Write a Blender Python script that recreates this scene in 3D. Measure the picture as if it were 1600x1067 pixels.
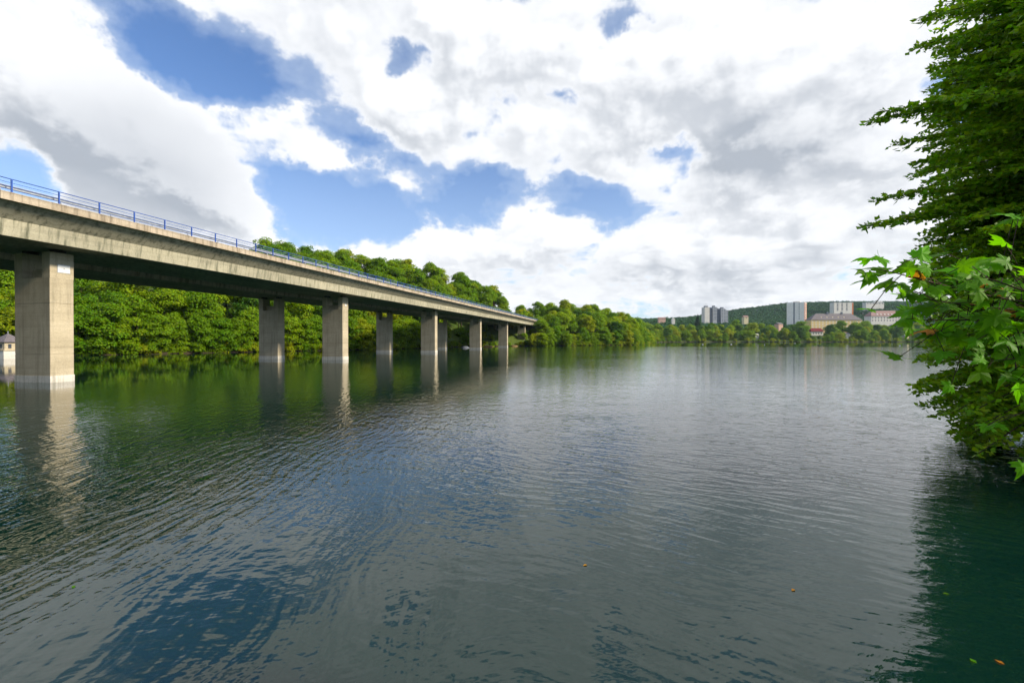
import bpy, math, random
import numpy as np
from mathutils import Vector, Matrix, Euler

R = math.radians
for o in list(bpy.data.objects): bpy.data.objects.remove(o)
scene = bpy.context.scene
C = scene.collection

# ------------------------------------------------------------------ camera
F = 711.0          # focal length in photo pixels (1600 wide), horizon at y = 529.5
HY = 529.5
CAMZ = 4.0
cam_d = bpy.data.cameras.new('camera'); cam = bpy.data.objects.new('camera', cam_d); C.objects.link(cam)
cam_d.sensor_width = 36.0; cam_d.lens = 16.0; cam_d.clip_start = 0.1; cam_d.clip_end = 20000
cam.location = (0, 0, CAMZ); cam.rotation_euler = (R(90) - math.atan(4.0 / F), 0, 0)
scene.camera = cam

def at(px, py, Y):
    """photo pixel + depth -> world point"""
    return Vector(((px - 800) / F * Y, Y, CAMZ + (HY - py) / F * Y))

# ------------------------------------------------------------------ light
SUN_AZ, SUN_EL = R(106), R(31)           # azimuth clockwise from +Y
to_sun = Vector((math.sin(SUN_AZ) * math.cos(SUN_EL), math.cos(SUN_AZ) * math.cos(SUN_EL), math.sin(SUN_EL)))
sd = bpy.data.lights.new('sun', 'SUN'); sd.energy = 5.0; sd.angle = R(7); sd.color = (1.0, 0.88, 0.69)
so = bpy.data.objects.new('sun', sd); C.objects.link(so)
so.rotation_euler = (-to_sun).to_track_quat('-Z', 'Y').to_euler(); so.location = (60, -40, 60)

scene.view_settings.view_transform = 'Standard'
scene.view_settings.look = 'None'
scene.view_settings.gamma = 1.0
scene.view_settings.use_curve_mapping = False
scene.view_settings.exposure = 0.38

# ------------------------------------------------------------------ node helper
class NT:
    def __init__(s, tree): s.t = tree; s.n = tree.nodes; s.l = tree.links
    def new(s, typ, **kw):
        n = s.n.new(typ)
        for k, v in kw.items(): setattr(n, k, v)
        return n
    def link(s, a, b): s.l.new(a, b)
    def setin(s, sock, v):
        if isinstance(v, bpy.types.NodeSocket): s.l.new(v, sock)
        elif v is not None: sock.default_value = v
    def math(s, op, a, b=None, c=None, clamp=False):
        n = s.new('ShaderNodeMath', operation=op, use_clamp=clamp)
        s.setin(n.inputs[0], a)
        if b is not None: s.setin(n.inputs[1], b)
        if c is not None: s.setin(n.inputs[2], c)
        return n.outputs[0]
    def vmath(s, op, a, b=None, scale=None):
        n = s.new('ShaderNodeVectorMath', operation=op)
        s.setin(n.inputs[0], a)
        if b is not None: s.setin(n.inputs[1], b)
        if scale is not None: s.setin(n.inputs['Scale'], scale)
        return n.outputs['Value'] if op in ('LENGTH', 'DOT_PRODUCT', 'DISTANCE') else n.outputs[0]
    def mapr(s, v, a, b, c=0.0, d=1.0, smooth=True):
        n = s.new('ShaderNodeMapRange', interpolation_type='SMOOTHSTEP' if smooth else 'LINEAR')
        for i, x in enumerate((v, a, b, c, d)): s.setin(n.inputs[i], x)
        return n.outputs[0]
    def mixc(s, f, a, b, blend='MIX'):
        n = s.new('ShaderNodeMix', data_type='RGBA', blend_type=blend)
        s.setin(n.inputs[0], f); s.setin(n.inputs[6], a); s.setin(n.inputs[7], b)
        return n.outputs[2]
    def noise(s, v, scale, detail=4.0, rough=0.5, dist=0.0, dims='3D', lac=2.0):
        n = s.new('ShaderNodeTexNoise', noise_dimensions=dims)
        s.setin(n.inputs['Vector'], v); n.inputs['Scale'].default_value = scale
        n.inputs['Detail'].default_value = detail; n.inputs['Roughness'].default_value = rough
        n.inputs['Distortion'].default_value = dist; n.inputs['Lacunarity'].default_value = lac
        return n.outputs[0]
    def mapping(s, v, loc=(0,0,0), rot=(0,0,0), scale=(1,1,1), typ='POINT'):
        n = s.new('ShaderNodeMapping', vector_type=typ)
        s.setin(n.inputs[0], v); n.inputs[1].default_value = loc; n.inputs[2].default_value = rot; n.inputs[3].default_value = scale
        return n.outputs[0]

def group(name, ins, outs):
    g = bpy.data.node_groups.new(name, 'ShaderNodeTree')
    for n, t in ins: g.interface.new_socket(n, in_out='INPUT', socket_type=t)
    for n, t in outs: g.interface.new_socket(n, in_out='OUTPUT', socket_type=t)
    nt = NT(g)
    return g, nt, nt.new('NodeGroupInput'), nt.new('NodeGroupOutput')

# ------------------------------------------------------------------ world: sky with broken cumulus
BLOBS = [ # photo px: where cloud banks (+) and blue gaps (-) stand: x, y, rx, ry, rotation, weight
    (60, 130, 200, 150, 30, 0.55), (190, 230, 230, 120, 30, 0.6), (330, 300, 150, 60, 25, 0.55),
    (650, 60, 260, 110, 15, 0.34), (960, 120, 320, 170, 8, 0.36), (700, 190, 170, 70, 15, 0.42), (1250, 170, 300, 210, 0, 0.50), (1320, 400, 330, 110, 0, 0.28),
    (860, 355, 80, 55, 0, 0.50), (720, 390, 110, 48, 0, 0.42), (1000, 400, 230, 60, 0, 0.25), (640, 430, 120, 35, 0, 0.3), (395, 380, 60, 22, 0, 0.4),
    (880, 465, 500, 32, 0, 0.30), (430, 195, 140, 30, 28, 0.40), (530, 245, 140, 30, 28, 0.38),
    (285, 70, 140, 75, 32, -0.8), (395, 150, 90, 45, 35, -0.45), (505, 305, 135, 75, 15, -0.68), (600, 225, 110, 28, 30, -0.5), (565, 350, 85, 55, 0, -0.42),
    (20, 262, 70, 55, 20, -0.8), (945, 305, 70, 34, 10, -0.5), (790, 300, 130, 20, 6, -0.42), (700, 330, 70, 22, 0, -0.3), (1180, 300, 120, 25, 0, 0.25), (1000, 330, 40, 30, 0, 0.2), (930, 355, 38, 45, 0, -0.5), (1055, 250, 70, 30, 10, -0.5), (640, 85, 60, 50, 30, -0.75),
    (760, 175, 60, 65, 0, -0.72), (1275, 440, 60, 18, 0, -0.35), (1010, 430, 60, 12, 0, -0.2), (700, 320, 80, 25, 10, -0.3), (885, 145, 50, 30, 0, -0.6), (975, 20, 60, 30, 20, -0.55), (1270, 10, 60, 18, 0, -0.4), (560, 20, 60, 30, 20, -0.2)]
GREYS = [(200, 220, 240, 95, 18, 0.75), (1200, 245, 170, 60, -8, 0.75), (300, 300, 150, 40, 20, 0.35), (1120, 430, 420, 16, 0, 0.3), (870, 395, 260, 16, 0, 0.25), (1360, 300, 200, 100, 0, 0.12)]
AZ0 = R(58); EL1 = R(39); NROW = 18
def layout_table(blobs):
    """blob sum sampled on a grid of azimuth (32) x elevation (NROW)"""
    az = np.linspace(-AZ0, AZ0, 32); el = np.linspace(R(0.5), EL1, NROW); A, E = np.meshgrid(az, el)
    px = 800 + F * np.tan(A); py = HY - F * np.tan(E) / np.cos(A)
    T = np.zeros_like(A)
    for x, y, rx, ry, rot, w in blobs:
        c, s_ = math.cos(R(rot)), math.sin(R(rot)); dx, dy = px - x, py - y
        q = np.hypot((dx * c + dy * s_) / rx, (-dx * s_ + dy * c) / ry)
        t = np.clip((1.25 - q) / 1.0, 0, 1); T += w * t * t * (3 - 2 * t)
    T[:, 0] *= 0.0; T[:, -1] *= 0.0
    return T
def build_world():
    w = bpy.data.worlds.new('World'); scene.world = w; w.use_nodes = True
    def table_nodes(n, T, uval, vval):
        """smooth lookup of a layout table; rows go three at a time through the channels of a ramp"""
        lo = T.min(); hi = T.max(); acc = None; dv = (EL1 - R(0.5)) / (NROW - 1); wsum = None
        u = n.mapr(uval, -AZ0, AZ0, 0.0, 1.0, smooth=False)
        vb = n.new('ShaderNodeCombineXYZ'); [n.link(vval, vb.inputs[i]) for i in range(3)]
        for r in range(0, NROW, 3):
            ramp = n.new('ShaderNodeValToRGB'); cr = ramp.color_ramp; cr.interpolation = 'B_SPLINE'
            while len(cr.elements) < 32: cr.elements.new(0.5)
            for i in range(32):
                cr.elements[i].position = i / 31.0
            for i in range(32):
                cr.elements[i].color = tuple((T[r + k, i] - lo) / (hi - lo) for k in range(3)) + (1,)
            n.link(u, ramp.inputs[0])
            c = n.vmath('SUBTRACT', vb.outputs[0], tuple(R(0.5) + (r + k) * dv for k in range(3)))
            c = n.vmath('SCALE', n.vmath('ABSOLUTE', c), scale=-1.0 / dv)
            c = n.vmath('MAXIMUM', n.vmath('ADD', c, (1, 1, 1)), (0, 0, 0))
            d = n.vmath('DOT_PRODUCT', ramp.outputs[0], c); e = n.vmath('DOT_PRODUCT', c, (lo / (hi - lo),) * 3)
            d = n.math('ADD', d, e)
            acc = d if acc is None else n.math('ADD', acc, d)
        return n.math('MULTIPLY', acc, float(hi - lo))
    def coords(n, src):
        d = n.vmath('NORMALIZE', src); sp = n.new('ShaderNodeSeparateXYZ'); n.link(d, sp.inputs[0]); X, Y, Z = sp.outputs
        az = n.math('ARCTAN2', X, Y); el = n.math('ARCSINE', Z)
        uv = n.new('ShaderNodeCombineXYZ'); n.link(az, uv.inputs[0]); n.link(el, uv.inputs[1])
        return X, Y, Z, uv.outputs[0]
    g, n, gi, go = group('cloud_density', [('Dir', 'NodeSocketVector')], [('Density', 'NodeSocketFloat')])
    X, Y, Z, uv = coords(n, gi.outputs[0])
    zz = n.math('ADD', n.math('MAXIMUM', Z, 0.0), 0.16)
    cb = n.new('ShaderNodeCombineXYZ')
    n.link(n.math('DIVIDE', X, zz), cb.inputs[0]); n.link(n.math('DIVIDE', Y, zz), cb.inputs[1]); n.link(n.math('MULTIPLY', Z, 3.0), cb.inputs[2])
    p = cb.outputs[0]
    wv = n.new('ShaderNodeTexNoise'); n.link(p, wv.inputs['Vector']); wv.inputs['Scale'].default_value = 1.7; wv.inputs['Detail'].default_value = 1
    pw = n.vmath('ADD', p, n.vmath('SCALE', n.vmath('SUBTRACT', wv.outputs['Color'], (0.5, 0.5, 0.5)), scale=0.42))
    n1 = n.noise(pw, 1.15, 4.0, 0.55); n2 = n.noise(pw, 4.6, 5.0, 0.6); n3 = n.noise(n.mapping(n.vmath('ADD', uv, n.vmath('SCALE', n.vmath('SUBTRACT', wv.outputs['Color'], (0.5, 0.5, 0.5)), scale=0.07)), scale=(1, 1.25, 1)), 7.0, 7.0, 0.60)
    dens = n.math('ADD', n.math('MULTIPLY', n.math('SUBTRACT', n1, 0.5), 0.72), n.math('MULTIPLY', n.math('SUBTRACT', n2, 0.5), 0.26))
    dens = n.math('ADD', dens, n.math('MULTIPLY', n.math('SUBTRACT', n3, 0.5), n.mapr(Z, 0.1, 0.5, 1.45, 1.25)))
    w2 = n.new('ShaderNodeTexNoise'); n.link(uv, w2.inputs['Vector']); w2.inputs['Scale'].default_value = 7.0; w2.inputs['Detail'].default_value = 5; w2.inputs['Roughness'].default_value = 0.62
    uvw = n.vmath('ADD', uv, n.vmath('SCALE', n.vmath('SUBTRACT', w2.outputs['Color'], (0.5, 0.5, 0.5)), scale=0.13))
    s2 = n.new('ShaderNodeSeparateXYZ'); n.link(uvw, s2.inputs[0])
    lay = table_nodes(n, layout_table(BLOBS), s2.outputs[0], s2.outputs[1])
    n.link(n.math('ADD', n.math('ADD', dens, lay), CLOUD_BIAS), go.inputs[0])
    g2, n, gi, go = group('cloud_grey', [('Dir', 'NodeSocketVector')], [('Grey', 'NodeSocketFloat')])
    X, Y, Z, uv = coords(n, gi.outputs[0])
    w2 = n.new('ShaderNodeTexNoise'); n.link(uv, w2.inputs['Vector']); w2.inputs['Scale'].default_value = 6.0; w2.inputs['Detail'].default_value = 5
    uvw = n.vmath('ADD', uv, n.vmath('SCALE', n.vmath('SUBTRACT', w2.outputs['Color'], (0.5, 0.5, 0.5)), scale=0.12))
    s2 = n.new('ShaderNodeSeparateXYZ'); n.link(uvw, s2.inputs[0])
    n.link(table_nodes(n, layout_table(GREYS), s2.outputs[0], s2.outputs[1]), go.inputs[0])

    n = NT(w.node_tree); n.n.clear()
    tc = n.new('ShaderNodeTexCoord'); D = n.vmath('NORMALIZE', tc.outputs['Generated'])
    def grp(gg, v):
        q = n.new('ShaderNodeGroup'); q.node_tree = gg; n.link(v, q.inputs[0]); return q.outputs[0]
    d0 = grp(g, D); d1 = grp(g, n.vmath('ADD', D, (to_sun.x * 0.03, 0.0, 0.045))); gr = grp(g2, D)
    sky = n.new('ShaderNodeTexSky', sky_type='NISHITA'); sky.sun_disc = False
    sky.sun_elevation = SUN_EL; sky.sun_rotation = SUN_AZ; sky.altitude = 300; sky.air_density = 1.0; sky.dust_density = 0.4; sky.ozone_density = 2.2
    skyc = n.mixc(1.0, sky.outputs[0], (0.98, 1.16, 1.42, 1), 'MULTIPLY')
    alpha = n.mapr(d0, -0.02, 0.19)
    szn = n.new('ShaderNodeSeparateXYZ'); n.link(D, szn.inputs[0])
    skyv = n.mixc(n.math('MAXIMUM', n.mapr(d0, -0.4, 0.05, 0.0, 0.34), n.mapr(szn.outputs[2], 0.12, 0.46, 0.30, 0.0)), skyc, (6.2, 7.0, 8.0, 1))
    # self shadow: thicker towards the light -> greyer
    sh = n.math('ADD', n.math('MULTIPLY', n.mapr(n.math('SUBTRACT', d1, d0), -0.22, 0.26), 0.62), n.math('MULTIPLY', n.mapr(d1, 0.3, 1.2), 0.16))
    sh = n.math('MINIMUM', n.math('ADD', sh, n.math('MULTIPLY', gr, 0.62)), 1.0)
    sh = n.math('MULTIPLY', sh, n.mapr(d0, 0.04, 0.40))
    cc = n.mixc(sh, (8.0, 8.15, 8.4, 1), (3.7, 4.05, 4.6, 1))
    col = n.mixc(alpha, skyv, cc)
    bg = n.new('ShaderNodeBackground'); n.link(col, bg.inputs[0]); bg.inputs[1].default_value = 0.10
    out = n.new('ShaderNodeOutputWorld'); n.link(bg.outputs[0], out.inputs[0])
    w.cycles.sampling_method = 'MANUAL'; w.cycles.sample_map_resolution = 512
CLOUD_BIAS = 0.05
build_world()
scene.cycles.max_bounces = 5; scene.cycles.diffuse_bounces = 2; scene.cycles.glossy_bounces = 3
scene.cycles.transmission_bounces = 3; scene.cycles.transparent_max_bounces = 4; scene.cycles.volume_bounces = 0
scene.cycles.caustics_reflective = False; scene.cycles.caustics_refractive = False
scene.cycles.use_denoising = True
scene.cycles.use_adaptive_sampling = True; scene.cycles.adaptive_threshold = 0.02; scene.cycles.adaptive_min_samples = 16

# ------------------------------------------------------------------ mesh + tag helpers
def tag(o, label=None, cat=None, group=None, kind=None):
    if label: o['label'] = label
    if cat: o['category'] = cat
    if group: o['group'] = group
    if kind: o['kind'] = kind
    return o
def link(name, data, parent=None, loc=None, rot=None):
    o = bpy.data.objects.new(name, data); C.objects.link(o)
    if parent is not None: o.parent = parent
    if loc is not None: o.location = loc
    if rot is not None: o.rotation_euler = rot
    return o
def empty(name, loc=(0,0,0), rz=0.0):
    return link(name, None, None, loc, (0, 0, rz))
class MB:
    """collects simple solids into one mesh"""
    def __init__(s): s.v = []; s.f = []
    def box(s, x0, x1, y0, y1, z0, z1):
        b = len(s.v)
        s.v += [(x0,y0,z0),(x1,y0,z0),(x1,y1,z0),(x0,y1,z0),(x0,y0,z1),(x1,y0,z1),(x1,y1,z1),(x0,y1,z1)]
        s.f += [tuple(b+i for i in q) for q in ((3,2,1,0),(4,5,6,7),(0,1,5,4),(1,2,6,5),(2,3,7,6),(3,0,4,7))]
        return s
    def prism(s, prof, y0, y1):
        """closed (x,z) profile, counter clockwise seen from -y, extruded along y"""
        b = len(s.v); k = len(prof)
        s.v += [(x, y0, z) for x, z in prof] + [(x, y1, z) for x, z in prof]
        s.f.append(tuple(b + i for i in range(k))); s.f.append(tuple(b + k + i for i in reversed(range(k))))
        for i in range(k):
            j = (i + 1) % k; s.f.append((b + j, b + i, b + k + i, b + k + j))
        return s
    def tube(s, pts, rad, sides=6, cap=True):
        b = len(s.v); m = len(pts); prev = None
        for i, p in enumerate(pts):
            p = Vector(p); t = (Vector(pts[min(i+1, m-1)]) - Vector(pts[max(i-1, 0)])).normalized()
            a = t.orthogonal().normalized() if prev is None else (prev - t * prev.dot(t)).normalized()
            prev = a; c = t.cross(a)
            r = rad[i] if hasattr(rad, '__len__') else rad
            for k in range(sides):
                q = 2 * math.pi * k / sides
                s.v.append(tuple(p + (a * math.cos(q) + c * math.sin(q)) * r))
        for i in range(m - 1):
            for k in range(sides):
                k2 = (k + 1) % sides
                s.f.append((b+i*sides+k, b+i*sides+k2, b+(i+1)*sides+k2, b+(i+1)*sides+k))
        if cap:
            s.f.append(tuple(b + k for k in reversed(range(sides)))); s.f.append(tuple(b + (m-1)*sides + k for k in range(sides)))
        return s
    def mesh(s, name, mat, smooth=False):
        me = bpy.data.meshes.new(name); me.from_pydata([tuple(v) for v in s.v], [], s.f); me.update()
        if mat: me.materials.append(mat)
        if smooth: me.polygons.foreach_set('use_smooth', [True] * len(me.polygons))
        return me
    def build(s, name, mat, parent=None, smooth=False, loc=None, rot=None):
        return link(name, s.mesh(name, mat, smooth), parent, loc, rot)
def mesh_np(name, V, Fc, mat, smooth=False):
    V = np.asarray(V, np.float32); Fc = np.asarray(Fc, np.int32); k = Fc.shape[1]
    me = bpy.data.meshes.new(name)
    me.vertices.add(len(V)); me.vertices.foreach_set('co', V.ravel())
    me.loops.add(Fc.size); me.loops.foreach_set('vertex_index', Fc.ravel())
    me.polygons.add(len(Fc)); me.polygons.foreach_set('loop_start', np.arange(len(Fc), dtype=np.int32) * k)
    me.polygons.foreach_set('loop_total', np.full(len(Fc), k, np.int32))
    if smooth: me.polygons.foreach_set('use_smooth', np.ones(len(Fc), bool))
    me.update(calc_edges=True); me.validate()
    if mat: me.materials.append(mat)
    return me
def leaf_quads(P, N, L, W, rng, T=None):
    """diamond shaped leaves at P with normal N; returns verts, quad faces"""
    n = len(P)
    N = N / (np.linalg.norm(N, axis=1, keepdims=True) + 1e-9)
    if T is None: T = rng.normal(size=(n, 3))
    T = T - N * np.sum(T * N, 1, keepdims=True); T /= (np.linalg.norm(T, axis=1, keepdims=True) + 1e-9)
    B = np.cross(N, T)
    L = np.broadcast_to(np.asarray(L), (n,))[:, None]; W = np.broadcast_to(np.asarray(W), (n,))[:, None]
    V = np.stack([P, P + T*L*0.42 + B*W*0.5 - N*W*0.10, P + T*L, P + T*L*0.42 - B*W*0.5 - N*W*0.10], 1).reshape(-1, 3)
    return V, np.arange(n * 4).reshape(-1, 4)

# ------------------------------------------------------------------ materials
def mat(name, col, rough=0.8, spec=0.3, metal=0.0):
    m = bpy.data.materials.new(name); m.use_nodes = True
    b = m.node_tree.nodes['Principled BSDF']
    b.inputs['Base Color'].default_value = (*col, 1); b.inputs['Roughness'].default_value = rough
    b.inputs['Specular IOR Level'].default_value = spec; b.inputs['Metallic'].default_value = metal
    return m
def mat_var(name, c1, c2, scale=1.0, rough=0.85, spec=0.3, stretch=(1,1,1), c3=None, bump=0.0, objrand=0.0, detail=6):
    """two or three colour noise material in object space"""
    m = mat(name, c1, rough, spec); n = NT(m.node_tree); b = m.node_tree.nodes['Principled BSDF']
    tc = n.new('ShaderNodeTexCoord'); v = n.mapping(tc.outputs['Object'], scale=stretch)
    f = n.noise(v, scale, detail, 0.6)
    col = n.mixc(n.mapr(f, 0.32, 0.68), (*c1, 1), (*c2, 1))
    if c3 is not None:
        f2 = n.noise(v, scale * 0.37, 5, 0.65, 0.5)
        col = n.mixc(n.mapr(f2, 0.52, 0.72), col, (*c3, 1))
    if objrand:
        oi = n.new('ShaderNodeObjectInfo')
        col = n.mixc(1.0, col, n.math('ADD', n.math('MULTIPLY', oi.outputs['Random'], objrand), 1 - objrand / 2), 'MULTIPLY')
    n.link(col, b.inputs['Base Color'])
    if bump:
        bp = n.new('ShaderNodeBump'); bp.inputs['Strength'].default_value = bump; bp.inputs['Distance'].default_value = 0.03
        n.link(n.noise(v, scale * 6, 6, 0.6), bp.inputs['Height']); n.link(bp.outputs[0], b.inputs['Normal'])
    return m
def mat_concrete(name, base, dark, light, streak=0.6):
    m = mat(name, base, 0.9, 0.2); n = NT(m.node_tree); b = m.node_tree.nodes['Principled BSDF']
    tc = n.new('ShaderNodeTexCoord'); P = tc.outputs['Object']
    a = n.noise(n.mapping(P, scale=(0.5, 0.12, 0.5)), 1.0, 8, 0.62)
    st = n.noise(n.mapping(P, scale=(1.6, 1.6, 0.10)), 1.5, 6, 0.65)        # rain streaks
    bd = n.noise(n.mapping(P, scale=(0.05, 0.05, 2.6)), 1.0, 4, 0.6)       # board marks and pours
    fine = n.noise(P, 9.0, 6, 0.7)
    col = n.mixc(n.mapr(a, 0.3, 0.7), (*base, 1), (*light, 1))
    col = n.mixc(n.math('MULTIPLY', n.mapr(st, 0.44, 0.72), streak), col, (*dark, 1))
    col = n.mixc(n.math('MULTIPLY', n.mapr(bd, 0.45, 0.75), 0.32), col, (*dark, 1))
    col = n.mixc(1.0, col, n.mapr(fine, 0.2, 0.8, 0.82, 1.14), 'MULTIPLY')
    n.link(col, b.inputs['Base Color'])
    bp = n.new('ShaderNodeBump'); bp.inputs['Strength'].default_value = 0.35; bp.inputs['Distance'].default_value = 0.02
    n.link(n.math('ADD', fine, bd), bp.inputs['Height']); n.link(bp.outputs[0], b.inputs['Normal'])
    return m
def mat_leaf(name, c1, c2, trans=0.35, rough=0.55, hue=0.04, val=0.5, tcol=None, spec=0.10, isl=True):
    m = bpy.data.materials.new(name); m.use_nodes = True; n = NT(m.node_tree); n.n.clear()
    oi = n.new('ShaderNodeObjectInfo')
    f = oi.outputs['Random']
    col = n.mixc(n.mapr(f, 0.0, 1.0, smooth=False), (*c1, 1), (*c2, 1))
    if isl:
        ge = n.new('ShaderNodeNewGeometry'); rp = ge.outputs['Random Per Island']
    else: rp = oi.outputs['Random']
    hs = n.new('ShaderNodeHueSaturation'); n.link(col, hs.inputs['Color'])
    n.link(n.mapr(rp, 0, 1, 0.5 - hue / 2, 0.5 + hue / 2, smooth=False), hs.inputs['Hue'])
    r2 = n.math('FRACT', n.math('MULTIPLY', rp, 37.7))
    n.link(n.mapr(r2, 0, 1, 1 - val / 2, 1 + val / 2, smooth=False), hs.inputs['Value'])
    c = hs.outputs[0]
    pb = n.new('ShaderNodeBsdfPrincipled'); n.link(c, pb.inputs['Base Color']); pb.inputs['Roughness'].default_value = rough
    pb.inputs['Specular IOR Level'].default_value = spec
    tr = n.new('ShaderNodeBsdfTranslucent')
    n.link(n.mixc(1.0, c, (*(tcol or (1.35, 1.45, 0.5)), 1), 'MULTIPLY'), tr.inputs[0])
    mx = n.new('ShaderNodeMixShader'); mx.inputs[0].default_value = trans
    n.link(pb.outputs[0], mx.inputs[1]); n.link(tr.outputs[0], mx.inputs[2])
    out = n.new('ShaderNodeOutputMaterial'); n.link(mx.outputs[0], out.inputs[0])
    return m

M = {}
M['concrete'] = mat_concrete('weathered_concrete', (0.39, 0.335, 0.235), (0.17, 0.15, 0.10), (0.50, 0.435, 0.315), 0.5)
M['girder'] = mat_concrete('girder_concrete', (0.34, 0.32, 0.24), (0.12, 0.125, 0.085), (0.46, 0.43, 0.32), 0.95)
M['edge'] = mat_concrete('edge_beam_concrete', (0.34, 0.28, 0.20), (0.13, 0.10, 0.07), (0.48, 0.41, 0.32), 0.9)
M['lime'] = mat_concrete('lime_stained_concrete', (0.52, 0.49, 0.43), (0.30, 0.28, 0.23), (0.66, 0.63, 0.57), 0.95)
M['blue'] = mat_var('blue_paint', (0.03, 0.10, 0.42), (0.02, 0.07, 0.30), 3.0, 0.45, 0.5)
M['galv'] = mat_var('galvanised_steel', (0.42, 0.46, 0.52), (0.30, 0.33, 0.38), 4.0, 0.45, 0.5)
M['plate'] = mat_var('plate_white', (0.72, 0.74, 0.74), (0.62, 0.64, 0.66), 3.0, 0.5)
M['black'] = mat('black_rubber', (0.02, 0.02, 0.02), 0.7)
M['asphalt'] = mat_var('asphalt', (0.05, 0.05, 0.05), (0.07, 0.07, 0.068), 2.0, 0.9)
M['bark'] = mat_var('bark', (0.075, 0.055, 0.038), (0.035, 0.026, 0.02), 5.0, 0.95, 0.1, (1, 1, 0.25), bump=0.6)
M['leaf_a'] = mat_leaf('leaf_fresh', (0.15, 0.25, 0.005), (0.22, 0.31, 0.006), 0.42)
M['leaf_b'] = mat_leaf('leaf_mid', (0.095, 0.20, 0.005), (0.15, 0.25, 0.006), 0.40)
M['leaf_c'] = mat_leaf('leaf_yellow', (0.23, 0.29, 0.006), (0.29, 0.32, 0.008), 0.42)
M['leaf_d'] = mat_leaf('leaf_dark', (0.045, 0.115, 0.009), (0.07, 0.15, 0.010), 0.30)
M['needle'] = mat_leaf('needle', (0.018, 0.045, 0.018), (0.026, 0.058, 0.02), 0.10)
M['far_leaf'] = mat_leaf('far_leaf', (0.028, 0.085, 0.022), (0.028, 0.085, 0.022), 0.2, val=0.75, hue=0.05)
M['beech'] = mat_leaf('small_leaf', (0.18, 0.32, 0.006), (0.18, 0.32, 0.006), 0.44, 0.45, val=0.85, hue=0.06, spec=0.2)
M['maple'] = mat_leaf('maple_leaf', (0.075, 0.24, 0.005), (0.15, 0.34, 0.008), 0.52, 0.5, tcol=(1.5, 1.6, 0.3), isl=False, spec=0.12)
M['maple_orange'] = mat_leaf('maple_leaf_orange', (0.36, 0.14, 0.012), (0.42, 0.20, 0.02), 0.4, 0.45, tcol=(1.2, 1.0, 0.6), isl=False)
M['grass'] = mat_leaf('grass', (0.07, 0.12, 0.015), (0.07, 0.12, 0.015), 0.3, hue=0.05)

# ------------------------------------------------------------------ terrain
LAKE = np.array([(-160,-10),(-60,-6),(-20,0.4),(0,1.2),(5,1.9),(8.5,5),(13.5,9),(20.6,14.5),(22.8,18),(31,25),(63,52),(120,104),(300,262),(600,528),
    (585,585),(480,596),(380,584),(300,598),(230,588),(185,560),(150,480),(112,380),(96,330),(80,299),(50,282),(22,266),(0,258),(-26,228),(-48,178),(-72,150),(-94,120),(-112,106),(-160,97),(-230,60)], float)
def ridge(pts): return np.array([((px - 800) / F * Y, Y, 4 + (HY - y) / F * Y - tr) for px, y, Y, tr in pts])
RIDGE1 = ridge([(-350, 330, 120, 12), (0, 350, 180, 12), (250, 372, 205, 12), (430, 392, 230, 13), (600, 409, 262, 13), (700, 429, 290, 13), (760, 443, 310, 13), (800, 459, 325, 13), (850, 478, 335, 13),
                (880, 483, 335, 13), (920, 480, 345, 13), (960, 489, 360, 13), (1000, 501, 385, 12), (1012, 510, 410, 11)])
RIDGE2 = ridge([(600, 505, 1200, 10), (1010, 499, 1300, 10), (1100, 496, 1400, 10), (1160, 483, 1500, 10), (1230, 474, 1550, 10), (1300, 472, 1550, 10), (1400, 472, 1550, 10), (1500, 474, 1500, 10), (1750, 476, 1400, 10)])
def seg_dist(P, pts, closed):
    best = np.full(len(P), 1e9); val = np.zeros(len(P)); k = len(pts)
    for i in range(k if closed else k - 1):
        a = pts[i][:2]; b = pts[(i + 1) % k][:2]; ab = b - a
        t = np.clip(((P - a) @ ab) / (ab @ ab), 0, 1)
        q = np.linalg.norm(P - (a + t[:, None] * ab), axis=1)
        m = q < best; best[m] = q[m]
        if pts.shape[1] > 2: z = pts[i][2] + t * (pts[(i + 1) % k][2] - pts[i][2]); val[m] = z[m]
    return best, val
def in_poly(P, pts):
    ins = np.zeros(len(P), bool); k = len(pts)
    for i in range(k):
        x1, y1 = pts[i]; x2, y2 = pts[(i + 1) % k]
        c = ((y1 > P[:, 1]) != (y2 > P[:, 1])) & (P[:, 0] < (x2 - x1) * (P[:, 1] - y1) / (y2 - y1 + 1e-12) + x1)
        ins ^= c
    return ins
def sstep(a, b, x): t = np.clip((x - a) / (b - a), 0, 1); return t * t * (3 - 2 * t)
def shore_d(P):
    d, _ = seg_dist(P, LAKE, True); return np.where(in_poly(P, LAKE), -d, d)
def ground_z(P):
    P = np.atleast_2d(np.asarray(P, float)); d = shore_d(P)
    near = sstep(60, 25, np.linalg.norm(P, axis=1))
    bank = np.where(d > 0, 1.1 * sstep(0, 3.5, d) + near * 1.3 * sstep(0, 0.8, d), -4 * sstep(0, -9, d))
    z = bank.copy()
    for rg in (RIDGE1, RIDGE2):
        dr, rz = seg_dist(P, rg, False)
        fr = np.clip(d, 0, None) / (np.clip(d, 0, None) + dr + 1e-6)
        z = np.maximum(z, np.where(d > 0, bank + fr ** 1.05 * (rz - 1.1), z))
    lump = np.sin(P[:, 0] * 0.11) * np.cos(P[:, 1] * 0.083) + 0.6 * np.sin(P[:, 0] * 0.31 + P[:, 1] * 0.27)
    return z + np.where(d > 0, 0.5 * lump * sstep(6, 40, d) * (1 - near), 0), d
def gz(x, y): return float(ground_z([(x, y)])[0][0])

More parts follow.
